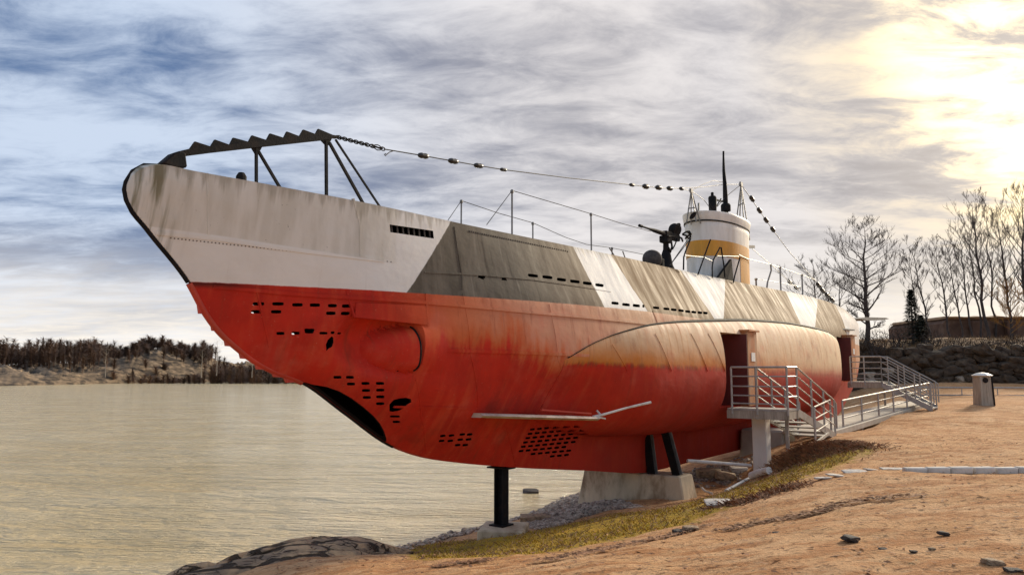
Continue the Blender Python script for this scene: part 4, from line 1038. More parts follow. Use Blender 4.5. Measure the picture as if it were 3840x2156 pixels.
# bare shrubs
def shrub(px, ytop, ybase, depth, wpx, seed, lab, n=420, m='shrub'):
    b = atdepth(px, ybase, depth); h = atdepth(px, ytop, depth).z - b.z; w = wpx / FPX * depth / 2; rs = random.Random(seed); e = empty("shrub", b); tag(e, lab, "shrub", "bare shrubs on the bank")
    sm = MB()
    for k in range(14):
        a = rs.uniform(0, 6.28); sm.tube([(rs.uniform(-w, w) * .4, rs.uniform(-.4, .4), -.15), (rs.uniform(-w, w) * .6, rs.uniform(-.6, .6), h * .5), (rs.uniform(-w, w) * .9, rs.uniform(-.8, .8), h * rs.uniform(.6, .95))], [.035, .025, .008], 3, False)
    sm.build("stem", M['bark'], e, fix=False); tw = MB()
    for k in range(n):
        x = rs.gauss(0, w * .5); s = rs.random(); top = h * math.exp(-(x / w) ** 2 * .9); c = Vector((x, rs.uniform(-.7, .7), top * s * .95)); d = Vector((rs.uniform(-1, 1), rs.uniform(-1, 1), rs.uniform(.2, 1.3))).normalized() * rs.uniform(.2, .6)
        pd = Vector((rs.uniform(-1, 1), rs.uniform(-1, 1), 0)).normalized() * rs.uniform(.008, .03); tw.add([c - pd, c + pd, c + d], [(0, 1, 2)])
    tw.build("twigs", M[m], e, fix=False)["kind"] = "stuff"
for k, q in enumerate([(3290, 1235, 1330, 57, 150, "tangled brown shrub left of the spruce"), (3360, 1215, 1325, 60, 140, "dark dense shrub at the spruce's left foot"), (3210, 1230, 1310, 60, 110, "thin shrub seen just past the submarine's stern"), (3500, 1240, 1330, 60, 130, "brown shrub at the spruce's right foot"),
                       (3600, 1265, 1325, 58, 170, "low dry shrub before the brown wall's left end"), (3720, 1262, 1325, 58, 180, "low dry shrub before the middle of the brown wall"), (3820, 1255, 1320, 58, 160, "low dry shrub before the brown wall at the right edge"), (3130, 1150, 1310, 61, 160, "grey shrub behind the aft deck")]):
    shrub(*q[:5], 70 + k, q[5], 520)

# ------------------------------------------------------------------ bank behind, its rubble wall, the brown building
def wall_y(px): return float(np.interp(px, [3000, 3300, 3840, 4300], [60, 55, 50, 48]))
def bank():
    xs = np.linspace(14, 110, 120); ys = np.concatenate([np.linspace(0, 3, 14), np.linspace(3.6, 60, 24)]); v = []; f = []
    for x in xs:
        y0 = 60 - (x - 20) * .26 if x < 55 else 51
        y0 += mnoise.noise((x * .3, 0, 5)) * .5
        for y in ys:
            z = 5.05 + (x - 20) * .012 + 1.9 * (1 - math.exp(-y / 9)) + mnoise.noise((x * .25, y * .25, 2)) * .35 + mnoise.noise((x * .9, y * .9, 2)) * .15
            v.append((x, y0 + y, z if y > 0 else 1.2))
    n = len(ys); f = [(i * n + j, (i + 1) * n + j, (i + 1) * n + j + 1, i * n + j + 1) for i in range(len(xs) - 1) for j in range(n - 1)]
    m = MB(); m.add(v, f); return m
M['bank'] = mat("dry_grass_bank", (.30, .17, .08), .95, 0, .4, .8, (.13, .075, .038), .8, 5, (1, 1, 1), .8)
tag(bank().build("bank", M['bank'], smooth=50), kind="structure")
def rock_mesh(name, seed, sub=2, amp=.35, freq=1.1, flat=.7):
    bm = bmesh.new(); bmesh.ops.create_icosphere(bm, subdivisions=sub, radius=1.0)
    for v in bm.verts:
        d = v.co.normalized(); k = 1 + amp * (mnoise.noise(d * freq + Vector((seed * 7.1, 0, 0))) + .5 * mnoise.noise(d * freq * 2.6 + Vector((0, seed * 3.3, 0))))
        c = d * k; c = Vector((max(-.8, min(.8, c.x)), max(-.75, min(.75, c.y)), max(-.72, min(.72, c.z)))); v.co = Vector((c.x, c.y, c.z * flat))
    me = bpy.data.meshes.new(name); bm.to_mesh(me); bm.free(); return me
WALL = empty("rubble_wall", (34, 55, 2.4)); tag(WALL, "dark rubble stone wall holding the bank behind the walkway", "stone wall")
M['wallstone'] = mat("dark_wall_stone", (.055, .037, .023), .9, 0, .6, 1.6, (.15, .105, .065), .5, 9, c2amt=.6)
M['wallstone2'] = mat("pale_wall_stone", (.42, .35, .27), .9, 0, .4, 1.6, (.08, .06, .04), .5, 9, c2amt=.8)
wm = []
for k in range(6):
    me = rock_mesh("stone", k, 2, .45, 1.2, .8); me.materials.append(M['wallstone']); wm.append(me)
    me2 = me.copy(); me2.materials.clear(); me2.materials.append(M['wallstone2']); wm.append(me2)
rs = random.Random(9)
xx = 16.0
while xx < 58:
    zz = 2.2
    while zz < 5.5:
        s = rs.uniform(.38, .75); x = xx + rs.uniform(-.25, .25); y0 = 60 - (x - 20) * .26 if x < 55 else 51
        pale = rs.random() < .13
        o = bpy.data.objects.new("stone", wm[rs.randrange(6) * 2 + (1 if pale else 0)]); link(o, WALL)
        o.location = Vector((x, y0 - rs.uniform(.0, .45) - (5.3 - zz) * .16, zz + s * .4)) - WALL.location; o.scale = (s * 1.35, s, s * rs.uniform(.75, 1.1)); o.rotation_euler = (rs.uniform(-.3, .3), rs.uniform(-.4, .4), rs.uniform(-.7, .7))
        zz += s * .92
    xx += rs.uniform(.62, .92)
BLD = empty("fort_building", atdepth(3700, 1300, 80)); tag(BLD, "long low brown walled building with a flat turfed top behind the trees", "building")
def bl(px, py, d=80): return atdepth(px, py, d) - BLD.location
def bwall(m):
    a, b = bl(3549, 1320), bl(4350, 1320); zt = bl(3700, 1192).z
    n = 40; v = []
    for i in range(n + 1):
        x = a.x + (b.x - a.x) * i / n; top = zt - (.55 if i == 0 else 0) + mnoise.noise((x * .4, 1, 1)) * .18
        v += [(x, 0, -3), (x, .35, top), (x, 12, top), (x, 12, -3)]
    f = [(i * 4 + j, i * 4 + (j + 1) % 4, (i + 1) * 4 + (j + 1) % 4, (i + 1) * 4 + j) for i in range(n) for j in range(4)]; f += [(0, 1, 2, 3), tuple(n * 4 + j for j in (3, 2, 1, 0))]
    m.add(v, f)
part("wall", M['brown_wall'], BLD, bwall)
def turf(m):
    a, b = bl(3552, 1192), bl(4350, 1192); n = 60; v = []
    for i in range(n + 1):
        x = a.x - .1 + (b.x - a.x) * i / n; t = .22 + mnoise.noise((x * .9, 4, 1)) * .16 - (.3 if i == 0 else 0)
        v += [(x, .1, a.z - .12), (x, -.08, a.z + t * .5), (x, .8, a.z + t), (x, 12, a.z + t)]
    m.add(v, [(i * 4 + j, i * 4 + j + 1, (i + 1) * 4 + j + 1, (i + 1) * 4 + j) for i in range(n) for j in range(3)])
part("turf_roof", M['bank'], BLD, turf)
bg = MB(); rsb = random.Random(77)
for k in range(9000):
    x = rsb.uniform(17, 62); y = rsb.random() ** 1.6 * 14 - .25; y0 = 60 - (x - 20) * .26 if x < 55 else 51
    z = 5.05 + (x - 20) * .012 + 1.9 * (1 - math.exp(-max(y, 0) / 9)) - .05; h = rsb.uniform(.12, .55); a = rsb.uniform(0, 6.28); b = Vector((x, y0 + y, z))
    pd = Vector((1, .3, 0)) * rsb.uniform(.015, .04); bg.add([b - pd, b + pd, b + Vector((math.cos(a) * h * .5, math.sin(a) * h * .5, h if y > .1 else -h * .4))], [(0, 1, 2)])
tag(bg.build("bank_grass", M['drygrass'], fix=False), kind="stuff")
for px in (3660, 3790): part("buttress", M['brown_wall'], BLD, lambda m: m.box(bl(px, 1255) + Vector((0, -.1, -.9)), (1.1, .7, 4.6)), bevel=.05)

# ================================================================== supports
RZ = math.pi / 2 - HEAD
def sroot(name, t, off, z, lab, cat, group=None):
    e = empty(name, toworld(t, off, z), RZ); tag(e, lab, cat, group); return e
def rel(e):                                               # boat (t, off, z) -> local of a root turned like the boat
    q = np.array(e.location[:2]) - BOW; t0, o0, z0 = float(q @ AX), float(q @ PT), e.location.z
    return lambda t, off, z: Vector((t - t0, -(off - o0), z - z0))
t_p = boat(1880, 1850, 0)[0]
blk = MB()
c = toworld(t_p, 0, 0); gz0 = ground(c.x, c.y)
zt_blk = .98
def frustum(m, c, a, b, h, ta=.9, tb=.9, n=6):
    v = []
    for k in range(n + 1):
        s = k / n
        for sx, sy in ((-1, -1), (1, -1), (1, 1), (-1, 1)):
            v.append((c[0] + sx * a / 2 * (1 + (ta - 1) * s), c[1] + sy * b / 2 * (1 + (tb - 1) * s), c[2] + h * s))
    f = [(i * 4 + j, i * 4 + (j + 1) % 4, (i + 1) * 4 + (j + 1) % 4, (i + 1) * 4 + j) for i in range(n) for j in range(4)] + [(3, 2, 1, 0), tuple(n * 4 + j for j in range(4))]
    m.add(v, f)
o = MB(); frustum(o, (0, 0, 0), 1.0, .95, .62, .94, .94); ob = o.build("concrete_footing", M['concrete'], bevel=.03)
ob.location = (c.x + .05, c.y - .05, zt_blk - .62); ob.rotation_euler = (0, 0, RZ + .5); tag(ob, "low worn concrete footing under the single black post by the water", "footing")
post = empty("support_post", (c.x, c.y, zt_blk), RZ); tag(post, "single black steel post holding up the fore keel above the water's edge", "post")
hp_ = float(keel_z(t_p)) - zt_blk
part("column", M['black'], post, lambda m: (m.box((0, -.095, hp_ / 2), (.20, .022, hp_)), m.box((0, .095, hp_ / 2), (.20, .022, hp_)), m.box((0, 0, hp_ / 2), (.02, .17, hp_))))
part("base_plate", M['black'], post, lambda m: m.box((0, 0, .015), (.36, .34, .03)))
part("head_plate", M['black'], post, lambda m: m.box((0, 0, hp_ - .02), (.30, .5, .03)))
pier = MB(); frustum(pier, (0, 0, 0), .95, 3.15, 1.15, .80, .86); po = pier.build("concrete_pier", M['concrete'], bevel=.03)
pc = toworld(13.45, .03, 0); po.location = (pc.x, pc.y, 1.425 - 1.15); po.rotation_euler = (0, 0, RZ); tag(po, "wide stained concrete pier carrying the keel and two black props", "pier")
for (t0, o0, t1, o1, z1, lab) in [(13.2, .60, 13.15, .50, 2.45, "upright black steel prop between pier and keel"), (13.35, 1.20, 13.1, 1.0, 2.62, "leaning black steel prop with a pale edge under the side tank")]:
    e = sroot("steel_prop", t0, o0, 1.425, lab, "prop", "black steel props on the concrete pier"); R = rel(e)
    a, b = R(t0, o0, 1.425), R(t1, o1, z1); up = (1, 0, 0)
    part("flange", M['black'], e, lambda m: m.bar(a + Vector((-.09, 0, 0)), b + Vector((-.09, 0, 0)), .02, .2, (0, 1, 0)))
    part("flange", M['grey_steel'], e, lambda m: m.bar(a + Vector((.09, 0, 0)), b + Vector((.09, 0, 0)), .02, .2, (0, 1, 0)))
    part("web", M['black'], e, lambda m: m.bar(a, b, .16, .02, (0, 1, 0)))
    part("head_plate", M['grey_steel'], e, lambda m: m.box(b + Vector((0, 0, .0)), (.34, .26, .03)))
o = MB(); frustum(o, (0, 0, 0), 1.5, 1.5, 1.7, .8, .9); ob = o.build("cradle_block", M['concrete2'], bevel=.06)
pc = toworld(20.3, 1.25, 0); ob.location = (pc.x, pc.y, .45); ob.rotation_euler = (0, 0, RZ); tag(ob, "pale concrete cradle block beside the keel behind the white column", "concrete block")

# ------------------------------------------------------------------ entrance stairs
def gnd(t, off):
    p = toworld(t, off, 0); return ground(p.x, p.y)
def entrance(tA, tB, offA, offB, z, along_axis, run, zfoot, lab, grp, column=None, seed=0):
    e = sroot("entrance_stairs", (tA + tB) / 2, (offA + offB) / 2, gnd((tA + tB) / 2, (offA + offB) / 2), lab, "stairs", grp); R = rel(e)
    G = M['galv']
    part("platform_deck", G, e, lambda m: m.box(R((tA + tB) / 2, (offA + offB) / 2, z - .03), (tB - tA, offB - offA, .05)))
    for tt in (tA + .03, tB - .03): part("platform_beam", M['grey_wood'], e, lambda m: m.bar(R(tt, offA - .02, z - .16), R(tt, offB + .02, z - .16), .06, .20))
    for oo in (offA + .03, offB - .03): part("platform_beam", M['grey_wood'], e, lambda m: m.bar(R(tA, oo, z - .162), R(tB, oo, z - .162), .06, .19))
    r = .026
    def rail(pts, rr=r, name="hand_rail"): part(name, G, e, lambda m: m.tube([R(*p) for p in pts], rr, 6))
    def rpost(t, off, z0, z1): part("rail_post", G, e, lambda m: m.tube([R(t, off, z0), R(t, off, z1)], .027, 6))
    for oo in (offA + .12, (offA + offB) / 2, offB): rpost(tA, oo, z - .15, z + 1.03)
    for h in (1.03, .80, .55, .32, .12): rail([(tA, offA + .12, z + h), (tA, offB, z + h)], r if h > 1 else .018, "hand_rail" if h > 1 else "guard_bar")
    n = max(4, int(round((z - zfoot) / .165)))
    if along_axis:
        w0, w1 = offB - 1.05, offB
        P = lambda s, o_: (tB + run * s, o_)
        for o_ in (w1, w0):
            part("stringer", G, e, lambda m: m.bar(R(*P(0, o_), z - .12), R(*P(1, o_), zfoot - .02), .035, .2))
            for h in (1.03, .80, .55, .30): rail([(tA if o_ == w1 else tB, o_, z + h), (*P(0, o_), z + h), (*P(1, o_), zfoot + h)] + ([(*P(1.06, o_), zfoot + h - .12), (*P(1.06, o_), zfoot + .2)] if h > 1 else []), r if h > 1 else .018, "hand_rail" if h > 1 else "guard_bar")
            for s in (0, .35, .68, 1): rpost(*P(s, o_), z + (zfoot - z) * s - .1, z + (zfoot - z) * s + 1.03)
        for k in range(n):
            s = (k + .7) / n; part("tread", G, e, lambda m: m.box(R(*P(s, (w0 + w1) / 2), z + (zfoot - z) * (k + 1) / n), (run / n * .92, w1 - w0 - .04, .035)))
    else:
        w0, w1 = tA, tB
        P = lambda s, t_: (t_, offB + run * s)
        for t_ in (w0, w1):
            part("stringer", G, e, lambda m: m.bar(R(*P(0, t_), z - .12), R(*P(1, t_), zfoot - .02), .035, .2))
            for h in (1.03, .80, .55, .30): rail([(t_, offB if t_ == w0 else offA + .2, z + h), (*P(0, t_), z + h), (*P(1, t_), zfoot + h)] + ([(*P(1.05, t_), zfoot + h - .1), (*P(1.05, t_), zfoot + .2)] if h > 1 else []), r if h > 1 else .018, "hand_rail" if h > 1 else "guard_bar")
            for s in (0, .35, .68, 1): rpost(*P(s, t_), z + (zfoot - z) * s - .1, z + (zfoot - z) * s + 1.03)
        for k in range(n):
            s = (k + .7) / n; part("tread", G, e, lambda m: m.box(R(*P(s, (w0 + w1) / 2), z + (zfoot - z) * (k + 1) / n), (w1 - w0 - .04, run / n * .92, .035)))
    if column:
        t, off, w, zb = column; part("support_column", M['cream_col'], e, lambda m: m.box(R(t, off, (zb + z - .26) / 2), (w, w, z - .26 - zb)), bevel=.015)
    for oo in ((offA + offB) / 2 + .5,):
        part("platform_leg", G, e, lambda m: m.bar(R(tB - .1, oo, gnd(tB, oo) - .3), R(tB - .1, oo, z - .2), .08))
    return e
entrance(14.5, 15.35, 2.10, 3.62, 3.06, True, 3.7, gnd(19, 3.3) + .05, "galvanised entrance stairs with a thick white column at the nearer doorway", "entrance stairs to the submarine's doorways", (15.55, 2.60, .37, .75))
entrance(29.5, 30.9, 1.75, 3.05, 3.56, False, 1.75, gnd(30, 4.8) + .1, "galvanised entrance stairs at the far doorway near the stern", "entrance stairs to the submarine's doorways")

# railing along the walkway
def railing(name, pts, h, posts, lab, cat="railing", lower=.05, r=.022, nbar=2, m_='galv'):
    e = empty(name, pts[0]); tag(e, lab, cat); b = Vector(pts[0]); Q = [Vector(p) - b for p in pts]
    part("top_rail", M[m_], e, lambda m: m.tube([q + Vector((0, 0, h)) for q in Q], r, 6))
    for k in range(nbar): part("middle_rail", M[m_], e, lambda m: m.tube([q + Vector((0, 0, h * (k + 1) / (nbar + 1) + .03)) for q in Q], r * .7, 6))
    part("bottom_rail", M[m_], e, lambda m: [m.bar(Q[i] + Vector((0, 0, lower)), Q[i + 1] + Vector((0, 0, lower)), .05, .07) for i in range(len(Q) - 1)])
    for i in range(len(Q) - 1):
        for k in range(posts + (1 if i == len(Q) - 2 else 0)):
            p = Q[i] + (Q[i + 1] - Q[i]) * k / posts; part("rail_post", M[m_], e, lambda m: m.bar(p + Vector((0, 0, -.25)), p + Vector((0, 0, h)), .045, .045))
    return e
def gpt(px, py, z): return level(px, py, z)
A_ = toworld(15.6, 3.95, 0); A_.z = ground(A_.x, A_.y) + .02; B_ = level(3118, 1627, 2.17); C_ = level(3163, 1606, 2.2); D_ = level(3488, 1510, 2.60)
railing("short_railing", [A_, B_], .98, 1, "short open railing at the foot of the nearer stairs", lower=.08)
for z_ in (C_, D_): z_.z = max(z_.z, ground(z_.x, z_.y) + .05)
wr = railing("walkway_railing", [C_, C_ + (D_ - C_) * .5, D_], .86, 3, "long low railing sloping up along the walkway to the far stairs", r=.03)
dv = (D_ - C_); sd_ = Vector((-dv.y, dv.x, 0)).normalized()
wk = MB(); wk.bar(C_ * 1.0 - dv * .12 + sd_ * .72 + Vector((0, 0, -.03)), D_ + dv * .02 + sd_ * .72 + Vector((0, 0, -.03)), 1.3, .14)
tag(wk.build("walkway_ramp", M['concrete2'], bevel=.02), "pale concrete walkway ramp along the long low railing", "walkway")
kb = MB(); kb.bar(C_ - dv * .14 + Vector((0, 0, -.06)), D_ + dv * .03 + Vector((0, 0, -.06)), .16, .2)
tag(kb.build("ramp_kerb", M['concrete2'], bevel=.02), "low pale concrete kerb under the long low railing", "kerb")
E_ = level(3492, 1445, 3.3); E_.z -= .85; F_ = atdepth(3345, 1440, 47); G_ = atdepth(4300, 1442, 44); F_.z = ground(F_.x, F_.y); G_.z = F_.z
railing("guard_railing", [F_, G_], .95, 7, "straight grey two-bar guard railing before the rubble wall", lower=.5, r=.06, nbar=1)

# pillar lamp / marker
pb = hit(3690, 1519)
PIL = empty("marker_pillar", pb); tag(PIL, "grey timber pillar with a white cap and dark round hole beside the path", "pillar")
k_ = pb.y / FPX
def pil(m):
    w0, w1, h = 52 * k_, 46 * k_, 112 * k_; frustum(m, (0, 0, -.05), w0, w0, h, w1 / w0, w1 / w0, 3)
part("pillar_body", M['grey_wood'], PIL, pil, bevel=.02)
part("cap", M['white'], PIL, lambda m: (m.lathe([(34 * k_, 0), (36 * k_, .03), (20 * k_, .12), (0.02, .16)], (0, 0, 107 * k_), 8)))
part("round_opening", M['black'], PIL, lambda m: m.lathe([(10 * k_, 0), (10 * k_, .03)], (-4 * k_, -24 * k_, 92 * k_), 16, (0, -1, 0)))
for s in (-1, 1): part("corner_slat", M['black'] if s > 0 else M['grey_wood'], PIL, lambda m: m.bar((s * 23 * k_, -26 * k_, 0), (s * 20 * k_, -23 * k_, 105 * k_), .05, .06))

# ------------------------------------------------------------------ stones, slabs, pipes
RK = [rock_mesh("rock_form", 20 + k, 3, .42, 1.3, .62) for k in range(5)]
def stone(px, py, wpx, lab, m='stone_dark', k=0, sc=(1, .8, .6), sink=.25, name="stone", grp="loose stones on the shore", z=None, rz=0.0):
    p = hit(px, py) if z is None else level(px, py, z); w = wpx / FPX * p.y / (1.6 if name != 'stone' else 2.1)
    me = RK[k % 5].copy(); me.name = name; me.materials.clear(); me.materials.append(M[m]); me.polygons.foreach_set("use_smooth", [True] * len(me.polygons)); me.set_sharp_from_angle(angle=math.radians(35))
    o = link(bpy.data.objects.new(name, me)); o.location = p + Vector((0, 0, w * sc[2] * (.62 - sink))); o.scale = (w * sc[0], w * sc[1], w * sc[2]); o.rotation_euler = (.1 * (k % 3), .12 * (k % 2), rz); tag(o, lab, "stone", grp); return o
stone(3188, 2030, 78, "largest dark flat stone lying on the near sand", k=1, rz=.5)
stone(3312, 2064, 38, "small dark stone right of the largest one on the near sand", k=2)
stone(3538, 2008, 50, "dark flat stone on the sand under the picture's right edging row", k=3)
stone(3426, 2074, 32, "small dark stone midway along the near row of four stones", k=4)
stone(3495, 2062, 32, "pale topped small stone at the right end of the near row", 'rock', k=0)
stone(2912, 2000, 38, "thin dark sliver of stone on the sand below the litter line", k=2, sc=(1, .5, .35))
stone(3090, 2152, 34, "dark stone at the picture's bottom edge", k=1)
stone(3725, 2118, 90, "pale half buried stone near the bottom right corner", 'rock', k=3, sink=.4)
stone(3800, 2146, 70, "dark half buried stone in the bottom right corner", k=4, sink=.35)
stone(2590, 1990, 75, "grey stone pair of the dark litter line, nearest the moss", 'rock', k=0, sink=.3)
stone(2545, 2000, 60, "dark stone within the litter line below the moss", k=1, sink=.3)
stone(1990, 1846, 58, "dark rock breaking the water left of the pier", k=2, sc=(1, .7, .35), name="rock", grp="rocks at the waterline", z=0.0)
stone(1793, 1975, 34, "black rock at the left side of the footing", k=3, name="rock", grp="rocks at the waterline")
stone(1985, 1958, 66, "reddish rock leaning against the footing's right side", 'rock', k=4, sc=(1, .8, .8), name="rock", grp="rocks at the waterline")
stone(2035, 1950, 60, "brown rock between the footing and the pebbles", 'rock', k=1, sc=(1, .8, .7), name="rock", grp="rocks at the waterline")
stone(1400, 2025, 110, "black wet rock at the right end of the granite outcrop", k=2, sc=(1, .7, .5), name="rock", grp="rocks at the waterline")
stone(1470, 2022, 75, "black wet rock nearest the water beside the outcrop", k=0, sc=(1, .7, .5), name="rock", grp="rocks at the waterline")
stone(2720, 1800, 70, "brown boulder in the hollow under the submarine", 'rock', k=3, sc=(1, .8, .8), name="rock", grp="rocks under the submarine")
stone(2660, 1790, 90, "rusty brown boulder against the pebbles under the keel", 'rock', k=0, sc=(1, .8, .7), name="rock", grp="rocks under the submarine")
stone(2770, 1770, 60, "pale boulder near the white column's foot", 'edging', k=4, sc=(1, .8, .6), name="rock", grp="rocks under the submarine")
ORD = ['first', 'second', 'third', 'fourth', 'fifth', 'sixth', 'seventh', 'eighth', 'ninth', 'tenth']
# edging row and its broken end
for k in range(10):
    px = 3432 + k * 84; p = hit(px, 1772); w = 80 / FPX * p.y
    o = MB(); o.box((0, 0, 0), (w, .16, .11)); ob = o.build("edging_stone", M['edging'], bevel=.018); ob.location = p + Vector((0, 0, .035 + random.uniform(-.01, .01))); ob.rotation_euler = (0, random.uniform(-.03, .03), random.uniform(-.05, .05))
    tag(ob, ORD[k] + " pale edging stone of the straight row across the sand, counted from the left", "edging stone", "edging stones in a row")
for k, (px, py, w, lab) in enumerate([(3085, 1795, 66, "leftmost pale flat slab of the broken edging"), (3130, 1784, 70, "tilted pale slab second from the left in the broken edging"), (3205, 1772, 90, "long grey slab in the middle of the broken edging"), (3275, 1765, 70, "mossy grey slab of the broken edging"), (3345, 1762, 80, "last loose slab before the straight edging row")]):
    stone(px, py, w, lab, 'edging', k, (1, .45, .16), .2, "flat_slab", "broken edging slabs", rz=.25 - k * .05)
stone(2705, 1893, 120, "thin stone slab jutting over a dark gap in the mossy slope", 'edging', 2, (1, .5, .14), -.35, "flat_slab", "broken edging slabs")
def pipe(name, pts, r, lab, n=10):
    e = MB(); b = Vector(pts[0]); e.tube([Vector(p) - b for p in pts], r, n); o = e.build(name, M['pipe'], smooth=50); o.location = b; tag(o, lab, "pipe"); return o
pipe("drain_pipe", [atdepth(2578, 1727, 19.2), atdepth(2815, 1745, 19.9)], .045, "long pale pipe running level from the keel to the white column")
h1, h2 = hit(2818, 1800), hit(2885, 1782)
pipe("drain_pipe", [h1 + Vector((0, 0, .10)), (h1 + h2) / 2 + Vector((0, 0, .12)), h2 + Vector((0, 0, .10))], .085, "short thick white pipe lying on the grass at the column's foot")
h1, h2 = hit(2722, 1848), hit(2812, 1802)
pipe("drain_pipe", [h1 + Vector((0, 0, .05)), h2 + Vector((0, 0, .06))], .035, "thin pale pipe lying aslant on the slope below the column")
h1, h2 = hit(2632, 1848), hit(2672, 1858)
pipe("broken_pipe", [h1 + Vector((0, 0, .12)), (h1 * .7 + h2 * .3) + Vector((0, 0, .06)), h2 + Vector((0, 0, .05))], .03, "small bent white pipe scrap right of the pier")

# granite outcrop at the left
def outcrop():
    c = Vector((-3.9, 12.7)); ax, ay, an = 3.3, 1.9, .22; n = 170; v = []; idx = {}; f = []
    for i in range(n + 1):
        for j in range(n + 1):
            u, w = -1 + 2 * i / n, -1 + 2 * j / n; rr = math.hypot(u, w)
            x = c.x + (u * ax * math.cos(an) - w * ay * math.sin(an)); y = c.y + (u * ax * math.sin(an) + w * ay * math.cos(an))
            e = max(0, 1 - rr ** 2); s1 = u * .9 + w * .3
            h = e ** .55 * (1.02 + .24 * u) + mnoise.noise((u * 1.6, w * 2.2, 3)) * .12 * e ** .5 + mnoise.noise((u * 6, w * 9, 6)) * .035 + mnoise.noise((u * 18, w * 26, 1)) * .014
            for k, (c0, sl, dp, wd_) in enumerate([(-.62, .25, .16, .05), (-.30, .42, .22, .045), (-.05, .30, .14, .035), (.18, .50, .26, .05), (.42, .35, .18, .04), (.66, .45, .2, .05)]):
                dd = w - (c0 + sl * u * .5 + mnoise.noise((u * 1.7 + k * 3, k, 2)) * .16); h -= 1.5 * dp * e ** .4 * math.exp(-(dd / wd_) ** 2) * (.35 + .65 * max(0, mnoise.noise((u * 2.1, k * 5, 9)) + .5)); h -= .085 * e ** .4 / (1 + math.exp(-dd / .02))
            h -= .55 * e ** .3 * max(0, mnoise.noise((u * 3 + 7, w * 3, 4)) - .28)
            v.append([x, y, - .35 * min(1, rr ** 4) - .12 + h * .95])
    va = np.array(v); va[:, 2] += np.minimum(ground_np(va[:, 0], va[:, 1]), .55); v = va.tolist()
    f = [(i * (n + 1) + j, (i + 1) * (n + 1) + j, (i + 1) * (n + 1) + j + 1, i * (n + 1) + j + 1) for i in range(n) for j in range(n)]
    f = [q for q in f if all(math.hypot(-1 + 2 * (k // (n + 1)) / n, -1 + 2 * (k % (n + 1)) / n) < 1.02 for k in q)]
    m = MB(); m.add(v, f); return m
def outcrop_material():
    m = bpy.data.materials.new("cracked_granite"); m.use_nodes = True; g = NT(m.node_tree); b = g.n["Principled BSDF"]
    p = g.pos(); warp = g.noise(p, 1.3, 4, .6)
    q = g.vscale(p, (1.0, 2.6, 3.2), (0, 0, 0), (0, .12, .30)); q2 = g.comb(g.add(g.sep(q)[0], g.mul(warp, 1.6)), g.add(g.sep(q)[1], g.mul(warp, 1.1)), g.sep(q)[2])
    e = g.voronoi(q2, .85, 'DISTANCE_TO_EDGE'); e2 = g.voronoi(q2, 2.6, 'DISTANCE_TO_EDGE')
    n = g.noise(q, 2.2, 7, .65); f = g.noise(p, 14, 6, .65)
    c = g.mix(g.smooth(n, .38, .62), (.60, .40, .22), (.34, .24, .155)); c = g.mix(g.mul(g.smooth(f, .52, .7), .6), c, (.16, .115, .08))
    c = g.mix(g.mul(g.smooth(g.noise(p, .8, 5, .6), .5, .66), .7), c, (.17, .13, .10))
    crack = g.math('MAXIMUM', g.smooth(e, .075, .012), g.mul(g.smooth(e2, .05, .01), g.smooth(n, .46, .6)))
    c = g.mix(g.mul(crack, .9), c, (.035, .025, .018))
    g.l.new(c, b.inputs['Base Color']); b.inputs['Roughness'].default_value = .85; b.inputs['Specular IOR Level'].default_value = .25
    h = g.add(g.add(g.mul(f, .25), g.mul(n, .6)), g.mul(crack, -1.2)); g.l.new(g.bump(h, 1.0, .10), b.inputs['Normal'])
    return m
M['outcrop'] = outcrop_material()
ob = outcrop().build("granite_outcrop", M['outcrop'], smooth=50); tag(ob, "long ridged granite outcrop sloping into the water at bottom left", "rock")

# ------------------------------------------------------------------ uncountable cover
rs = random.Random(21)
def along(poly, w):
    seg = [math.dist(a, b) for a, b in zip(poly[:-1], poly[1:])]; s = rs.uniform(0, sum(seg)); k = 0
    while k < len(seg) - 1 and s > seg[k]: s -= seg[k]; k += 1
    a, b = poly[k], poly[k + 1]; q = s / seg[k]
    return a[0] + (b[0] - a[0]) * q + rs.gauss(0, w), a[1] + (b[1] - a[1]) * q + rs.gauss(0, w)
def gz_many(P):
    P = np.array(P); return ground_np(P[:, 0], P[:, 1])
bm = bmesh.new(); bmesh.ops.create_icosphere(bm, subdivisions=1, radius=1); ico_v = [v.co.copy() for v in bm.verts]; bm.verts.index_update(); ico_f = [tuple(v.index for v in f.verts) for f in bm.faces]; bm.free()
PEB2 = [tuple(hit(*p)[:2]) for p in [(2580, 1800), (2650, 1770), (2740, 1765)]]
pts = scatter(PEBP, 2400, rs) + [along(PEB2, .6) for k in range(700)] + [along([(-3.2, 16.4), (-1.0, 19.0), (1.2, 22.5), (3.5, 27)], .35) for k in range(700)]
zs = gz_many(pts); pm = MB()
for (x, y), z in zip(pts, zs):
    if z < -.15: continue
    r = rs.uniform(.03, .075) * (1.5 if rs.random() < .08 else 1); s = Vector((rs.uniform(.8, 1.4), rs.uniform(.8, 1.3), rs.uniform(.5, .9))) * r; a = rs.uniform(0, 6.28); ca_, sa_ = math.cos(a), math.sin(a)
    pm.add([(x + v.x * s.x * ca_ - v.y * s.y * sa_, y + v.x * s.x * sa_ + v.y * s.y * ca_, z + v.z * s.z + s.z * .3) for v in ico_v], ico_f)
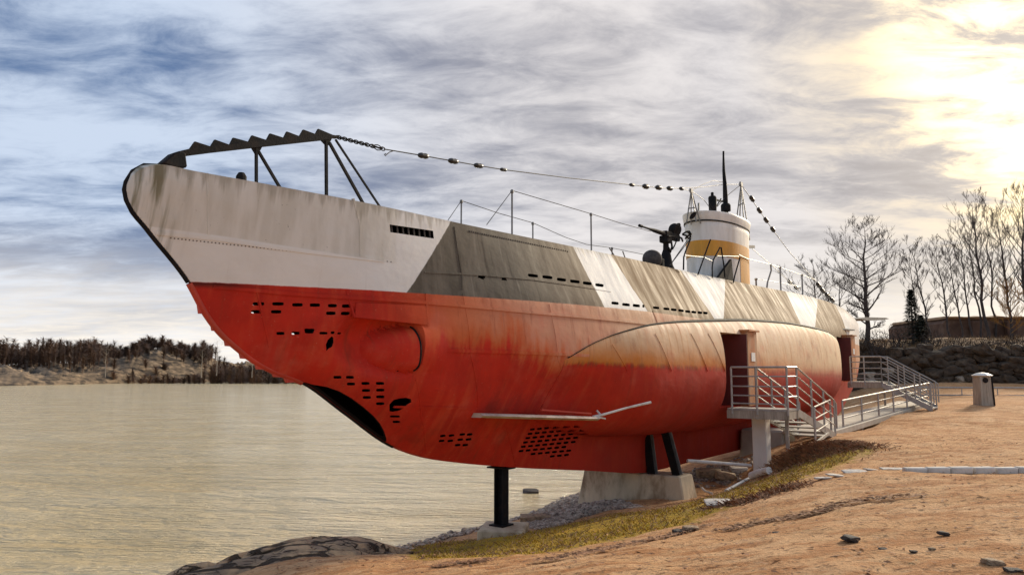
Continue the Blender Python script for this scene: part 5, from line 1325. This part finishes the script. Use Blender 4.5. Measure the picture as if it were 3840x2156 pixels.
o = pm.build("pebbles", M['pebble'], smooth=None, fix=False); tag(o, kind="stuff")
def blades(name, pts, hmin, hmax, w, m, flat=.4, seedv=0):
    zs = gz_many(pts); mb = MB()
    for (x, y), z in zip(pts, zs):
        a = rs.uniform(0, 6.28); h = rs.uniform(hmin, hmax); ln = Vector((math.cos(a), math.sin(a), 0)) * h * rs.uniform(flat * .5, flat * 1.6); pd = Vector((-math.sin(a), math.cos(a), 0)) * w * rs.uniform(.5, 1.3)
        b = Vector((x, y, z - .005)); mb.add([b - pd, b + pd, b + ln * .5 + Vector((0, 0, h * .7)) + pd * .6, b + ln + Vector((0, 0, h))], [(0, 1, 2), (0, 2, 3)])
    o = mb.build(name, M[m], fix=False); tag(o, kind="stuff"); return o
blades("moss_grass", scatter(MOSSP, 14000, rs), .012, .05, .010, 'moss', .8)
blades("dead_bracken", [along(MOUND, .36) for k in range(6500)] + [along(LIT4, .16) for k in range(700)], .02, .10, .014, 'litter', 1.6)
blades("dry_grass_tufts", [along(MOUND, .4) for k in range(3000)] + scatter(MOSSP, 3000, rs), .02, .09, .007, 'drygrass', 1.2)
def chips(name, pts, r0, r1, m):
    zs = gz_many(pts); mb = MB()
    for (x, y), z in zip(pts, zs):
        a = rs.uniform(0, 6.28); r = rs.uniform(r0, r1); P = []
        for k in range(4):
            q = a + k * 1.57 + rs.uniform(-.4, .4); rr = r * (1.6 if k % 2 else .6); P.append((x + math.cos(q) * rr, y + math.sin(q) * rr, z + .012 + rs.uniform(0, r * .7)))
        mb.add(P, [(0, 1, 2, 3)])
    o = mb.build(name, M[m], fix=False); tag(o, kind="stuff"); return o
def field(n): return [(rs.uniform(-3.5, 12), 5.2 + 15 * rs.random() ** 1.5) for k in range(n)]
chips("leaf_litter", [along(LIT1, .09) for k in range(900)] + [along(LIT2, .10) for k in range(1100)] + [along(LIT3, .08) for k in range(250)] + [along(LIT4, .14) for k in range(700)] + field(5200), .008, .034, 'litter')
chips("straw_litter", field(2400), .008, .022, 'drygrass')
